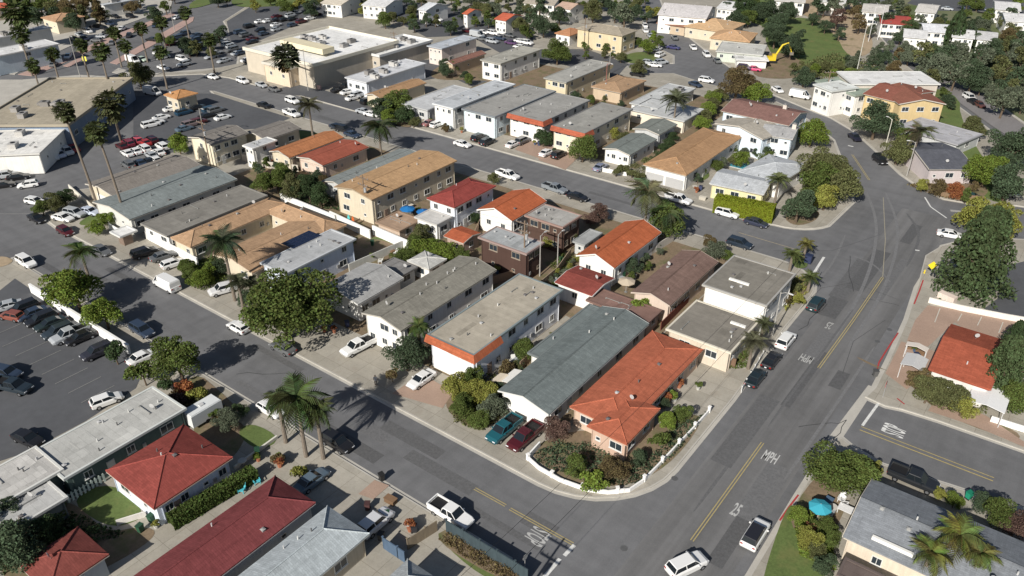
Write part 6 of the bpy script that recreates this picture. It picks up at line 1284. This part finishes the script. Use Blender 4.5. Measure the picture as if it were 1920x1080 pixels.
def umbrella(px, py, r, h, col, label, z0=ZB):
    x, y = W(px, py, h); t = tag(empty('parasol', (x, y, z0)), label, 'parasol'); m = MB(); n = 8
    m.v = [(0,0,h-z0+.45)] + [(r*math.cos(i*2*PI/n), r*math.sin(i*2*PI/n), h-z0) for i in range(n)]+[(r*math.cos(i*2*PI/n), r*math.sin(i*2*PI/n), h-z0-.15) for i in range(n)]; m.f = [(0, 1+i, 1+(i+1)%n) for i in range(n)]+[(1+i,1+n+i,1+n+(i+1)%n,1+(i+1)%n) for i in range(n)]
    link('canopy', m.mesh('canopy', 'trim'), t, col=col); link('pole', MB().tube([(0,0,0),(0,0,h-z0+.5)], .03, 6).mesh('pole', 'metal'), t, col=(.5,.5,.5)); link('base', MB().tube([(0,0,0),(0,0,.1)], .3, 10).mesh('base', 'metal'), t, col=(.2,.2,.2))
umbrella(1538,950,1.3,2.3,(.05,.35,.45),'turquoise parasol on the lower right patio'); umbrella(764,391,1.5,2.8,(.02,.16,.42),'blue parasol left of the white annexe'); umbrella(793,396,1.3,2.7,(.02,.14,.38),'blue parasol right, beside the white annexe'); umbrella(1175,527,1.5,2.3,(.5,.42,.32),'beige parasol on the patio by the brown gable')
def chair(px, py, col, label, ang=0):
    x, y = W(px, py, ZB); t = tag(empty('garden_chair', (x, y, ZB), ang), label, 'chair', 'turquoise garden chairs' if col[2] > .3 and col[0] < .2 else None)
    link('seat', shared('cs', lambda: MB().box(-.35,.35,-.35,.35,.35,.42).mesh('seat', 'trim')), t, col=col); link('backrest', shared('cb', lambda: MB().add([(-.35,.33,.4),(.35,.33,.4),(.35,.65,1.1),(-.35,.65,1.1),(-.35,.28,.4),(.35,.28,.4),(.35,.6,1.12),(-.35,.6,1.12)],[(0,1,2,3),(7,6,5,4),(0,4,5,1),(1,5,6,2),(2,6,7,3),(3,7,4,0)]).mesh('backrest','trim')), t, col=col)
    for sx in (-1,1):
        link('armrest', shared('ca', lambda: MB().box(-.06,.06,-.4,.4,.58,.63).mesh('armrest','trim')), t, (sx*.38,0,0), col=col)
        for sy in (-1,1): link('leg', shared('cl', lambda: MB().box(-.04,.04,-.04,.04,0,.58).mesh('leg','trim')), t, (sx*.33, sy*.3, 0), col=col)
chair(454,922,(.08,.42,.50),'turquoise garden chair left of the dark red roof',.5); chair(482,906,(.08,.42,.50),'turquoise garden chair nearer the road',1.2); chair(1577,940,(.6,.6,.6),'white chair on the lower right patio'); chair(1584,952,(.6,.6,.6),'white chair closer to the grey roof edge',2)
x, y = W(1585,962,ZB); t = tag(empty('patio_table',(x,y,ZB)),'white patio table beside the broad grey roof','table'); link('tabletop', MB().box(-.9,.9,-.6,.6,.7,.76).mesh('tabletop','trim'), t, col=(.7,.7,.7))
for sx in (-1,1):
    for sy in (-1,1): link('leg', shared('tl2', lambda: MB().box(-.04,.04,-.04,.04,0,.7).mesh('leg','trim')), t, (sx*.8, sy*.5, 0), col=(.6,.6,.6))
def canopy(px, py, w_, d_, h, col, label, z0=ZB):
    x, y = W(px, py, h); t = tag(empty('shade_canopy', (x, y, z0)), label, 'awning'); h -= z0
    link('canopy_sheet', MB().extr([(-w_/2,h),(0,h+.35),(w_/2,h),(w_/2,h-.08),(0,h+.27),(-w_/2,h-.08)], -d_/2, d_/2, 'y').mesh('canopy_sheet', 'trim'), t, col=col)
    for sx in (-1,1):
        for sy in (-1,1): link('post', shared(('cp', round(h,2)), lambda: MB().box(-.05,.05,-.05,.05,0,h-.08).mesh('post','metal')), t, (sx*(w_/2-.15), sy*(d_/2-.15), 0), col=(.5,.5,.5))
canopy(968,710,3.2,3.4,2.6,(.75,.74,.7),'white awning against the slate grey roof edge'); canopy(942,712,2.4,2.2,2.4,(.66,.58,.46),'cream awning left of the white one'); canopy(1715,678,3,3.5,2.6,(.5,.5,.5),'grey awning by the restaurant wall'); canopy(1720,650,3,1.2,2.3,(.6,.55,.5),'small pale canopy left of the restaurant')
canopy(1855,745,4.5,5,2.7,(.7,.7,.7),'white pergola at the restaurant patio')
for i_, (pl, n_, wh_) in enumerate([([(1235,700),(1275,690),(1330,700),(1300,760),(1240,770)], 7, 'in the concrete yard of the corner house'), ([(1155,520),(1180,500),(1215,480),(1190,540)], 5, 'on the patio beside the brown gable'),
    ([(1010,550),(1040,510),(1065,490),(1080,520),(1050,560)], 7, 'in the yard behind the beige roof'), ([(860,505),(900,480),(960,515),(900,525)], 6, 'in the yards behind the olive grey roof'), ([(700,450),(760,480),(735,510),(690,490)], 5, 'in the fenced brown yard'),
    ([(690,905),(760,960),(790,1000),(720,990)], 5, 'on the concrete drive at the bottom'), ([(440,870),(520,830),(560,860),(520,880)], 5, 'on the front path by the palm clump'), ([(230,990),(330,940),(380,930),(280,1000)], 5, 'behind the red hip roofed house'),
    ([(430,420),(480,440),(500,430),(460,410)], 4, 'in the courtyard of the bungalow court'), ([(750,380),(800,400),(820,420),(770,400)], 5, 'beside the blue parasols'), ([(920,690),(960,680),(1000,640),(960,720)], 6, 'in the side yard left of the slate roof'),
    ([(1310,345),(1330,330),(1290,360),(1320,380)], 4, 'by the white garage of the tan hipped house'), ([(1700,650),(1735,640),(1730,690),(1700,690)], 4, 'on the restaurant paving'), ([(1540,940),(1590,930),(1580,990),(1540,990)], 4, 'on the lower right patio'),
    ([(470,300),(540,310),(600,340),(520,325)], 6, 'behind the small white two storey house'), ([(780,225),(830,245),(900,265),(860,235)], 5, 'in front of the pale roofed houses'), ([(950,265),(1060,295),(1040,275),(960,250)], 5, 'before the orange banded houses'), ([(590,620),(640,590),(660,620),(620,650)], 4, 'on the driveway beside the big tree')]): yard_things(pl, n_, wh_, 100+i_)
# white trailer
x, y = W(381,774,1.2); t = tag(empty('trailer', (x, y, ZB), PI/2), 'white box trailer parked beside the mixed border', 'trailer')
link('body', MB().box(-2.3,2.3,-1.1,1.1,.5,2.3).box(-2.2,2.2,-1.0,1.0,2.3,2.4).mesh('body','trim'), t, col=(.62,.64,.64)); link('roof_vent', MB().box(-.3,.3,-.3,.3,2.4,2.55).mesh('roof_vent','metal'), t, col=(.5,.5,.5)); link('hitch', MB().box(2.3,3.2,-.06,.06,.45,.55).mesh('hitch','metal'), t, col=(.1,.1,.1))
for s in (-1,1): link('wheel', shared('wheel', wheelm), t, (-.2, s*1.0, .34))
# yellow sign / hydrant marker at the corner, traffic signs
def sign(px, py, col, label, shape='diamond', h=2.3, ang=0, z0=ZB, s=.55):
    x, y = W(px, py, z0); t = tag(empty('road_sign', (x, y, z0), ang), label, 'sign'); link('post', MB().tube([(0,0,0),(0,0,h)], .035, 6).mesh('post','metal'), t, col=(.35,.35,.35))
    n = {'diamond':4,'octagon':8}.get(shape, 4); a0 = 0 if shape == 'diamond' else PI/8 if n == 8 else PI/4
    pts = [(s*math.cos(a0+i*2*PI/n), s*math.sin(a0+i*2*PI/n)) for i in range(n)]; m = MB(); m.v = [(u,-.06,h+v) for u,v in pts]+[(u,-.03,h+v) for u,v in pts]; m.f = [tuple(range(n)), tuple(range(2*n-1,n-1,-1))]+[(i,i+n,(i+1)%n+n,(i+1)%n) for i in range(n)]
    link('sign_plate', m.mesh('sign_plate','trim'), t, col=col)
sign(1742,520,(.75,.6,.03),'yellow diamond road sign at the corner by the pine','diamond',2.4,.5,s=.8); sign(163,128,(.7,.65,.1),'yellow sign on the boulevard corner','square',3,.5,s=1.0); sign(1530,528,(.25,.25,.25),'grey backed octagonal sign at the second street corner','octagon',2.2,PI/2,s=.4); sign(984,1072,(.3,.3,.3),'grey backed octagonal sign at the bottom edge by the stop line','octagon',2.3,1.5,s=.4); sign(1655,745,(.4,.02,.02),'red octagonal stop sign at the side street corner','octagon',2.2,-1.5)
x, y = W(1515,492,ZB); t = tag(empty('utility_box',(x,y,ZB)),'dark blue cabinet box on the corner verge by the stop line','utility box'); link('cabinet', MB().box(-.6,.6,-.45,.45,0,1.5).box(-.66,.66,-.5,.5,1.5,1.58).mesh('cabinet','trim'), t, col=(.02,.03,.07)); link('door', MB().box(-.5,.5,-.49,-.452,.12,1.4).mesh('door','trim'), t, col=(.03,.04,.09))
def hydrant(px, py, label):
    x, y = W(px, py, ZB); t = tag(empty('fire_hydrant', (x, y, ZB)), label, 'fire hydrant'); link('barrel', MB().tube([(0,0,0),(0,0,.08),(0,0,.09),(0,0,.55),(0,0,.7)], [.18,.18,.12,.12,.05], 10).mesh('barrel','trim'), t, col=(.65,.5,.03)); link('outlet', MB().tube([(-.2,0,.42),(.2,0,.42)], .05, 8).mesh('outlet','trim'), t, col=(.5,.5,.5))
hydrant(1733,512,'yellow fire hydrant at the pine corner')
# surfboards / play items leaning on the white wall
for px, py, c_, l in [(655,422,(.1,.5,.5),'turquoise surfboard leaning on the white back wall'),(663,425,(.55,.12,.03),'orange surfboard leaning on the white back wall')]:
    x, y = W(px, py, ZB); o = link('surfboard', MB().loops([[(-.1,0,0),(.1,0,0),(.1,.06,0),(-.1,.06,0)],[(-.3,0,.8),(.3,0,.8),(.3,.07,.8),(-.3,.07,.8)],[(-.26,0,1.7),(.26,0,1.7),(.26,.06,1.7),(-.26,.06,1.7)],[(-.04,0,2.3),(.04,0,2.3),(.04,.04,2.3),(-.04,.04,2.3)]]).mesh('surfboard','trim'), loc=(x,y,ZB), rz=.3, col=c_); tag(o, l, 'surfboard')
# yellow digger on the slope
x, y = W(1446,112,1.0); t = tag(empty('excavator', (x, y, ZB), .6), 'yellow excavator with raised arm on the dirt by the lawn', 'excavator'); YE = (.65,.48,.03)
link('track', MB().box(-1.6,1.6,-1.3,-.8,0,.8).mesh('track','black'), t); link('track', MB().box(-1.6,1.6,.8,1.3,0,.8).mesh('track','black'), t); link('cab', MB().box(-1.4,1.2,-1.1,1.1,.8,1.9).box(0,1.2,-1.1,0,1.9,2.9).mesh('cab','trim'), t, col=YE)
link('boom', MB().tube([(1,0.4,1.6),(3.0,.4,5.5),(4.8,.4,6.2)], [.35,.3,.22], 6).mesh('boom','trim'), t, col=YE); link('dipper', MB().tube([(4.8,.4,6.2),(6.2,.4,3.2)], .22, 6).mesh('dipper','trim'), t, col=YE); link('bucket', MB().box(5.7,6.8,-.1,.9,2.4,3.3).mesh('bucket','metal'), t, col=(.2,.18,.15))
# white satellite / pool
x, y = W(1393,312,ZB); o = tag(empty('swimming_pool',(x,y,ZB)),'small blue pool behind the pale grey roofs','pool'); link('rim', MB().box(-3.2,3.2,-2,2,0,.05).mesh('rim','stucco'), o, col=(.6,.6,.58)); link('water', MB().box(-2.8,2.8,-1.6,1.6,.03,.07).mesh('water','trim'), o, col=(.05,.30,.38))
# store awning / parapets on superstore: cream raised parapet
for (px, py, px2, py2, hz, l) in [(540,76,605,98,8.6,'cream raised parapet block standing on the superstore roof')]:
    (x0,y0),(x1,y1) = W(px,py,hz),W(px2,py2,hz); tag(link('roof_parapet', MB().box(min(x0,x1),max(x0,x1),min(y0,y1),max(y0,y1)+1.5,7.8,9.4).mesh('roof_parapet','stucco'), col=(.64,.58,.42)), l, 'parapet')
# ---- one label for one thing: number look-alikes by their place from left to right ----
from collections import defaultdict
gr = defaultdict(list)
for o in TOPS: gr[o['label']].append(o)
ORD = ['leftmost','second from left','third from left','fourth from left','fifth from left','sixth from left','seventh from left','eighth from left','ninth from left','tenth from left']
for lb, os_ in gr.items():
    if len(os_) < 2: continue
    os_.sort(key=lambda o: P(o.location.x, o.location.y, o.location.z)[0]); n = len(os_)
    for i, o in enumerate(os_):
        if 'group' not in o: o['group'] = lb + ' group'
        o['label'] = lb + ', ' + ('rightmost' if i == n-1 else ORD[i] if i < len(ORD) else f'{i+1}th from left')
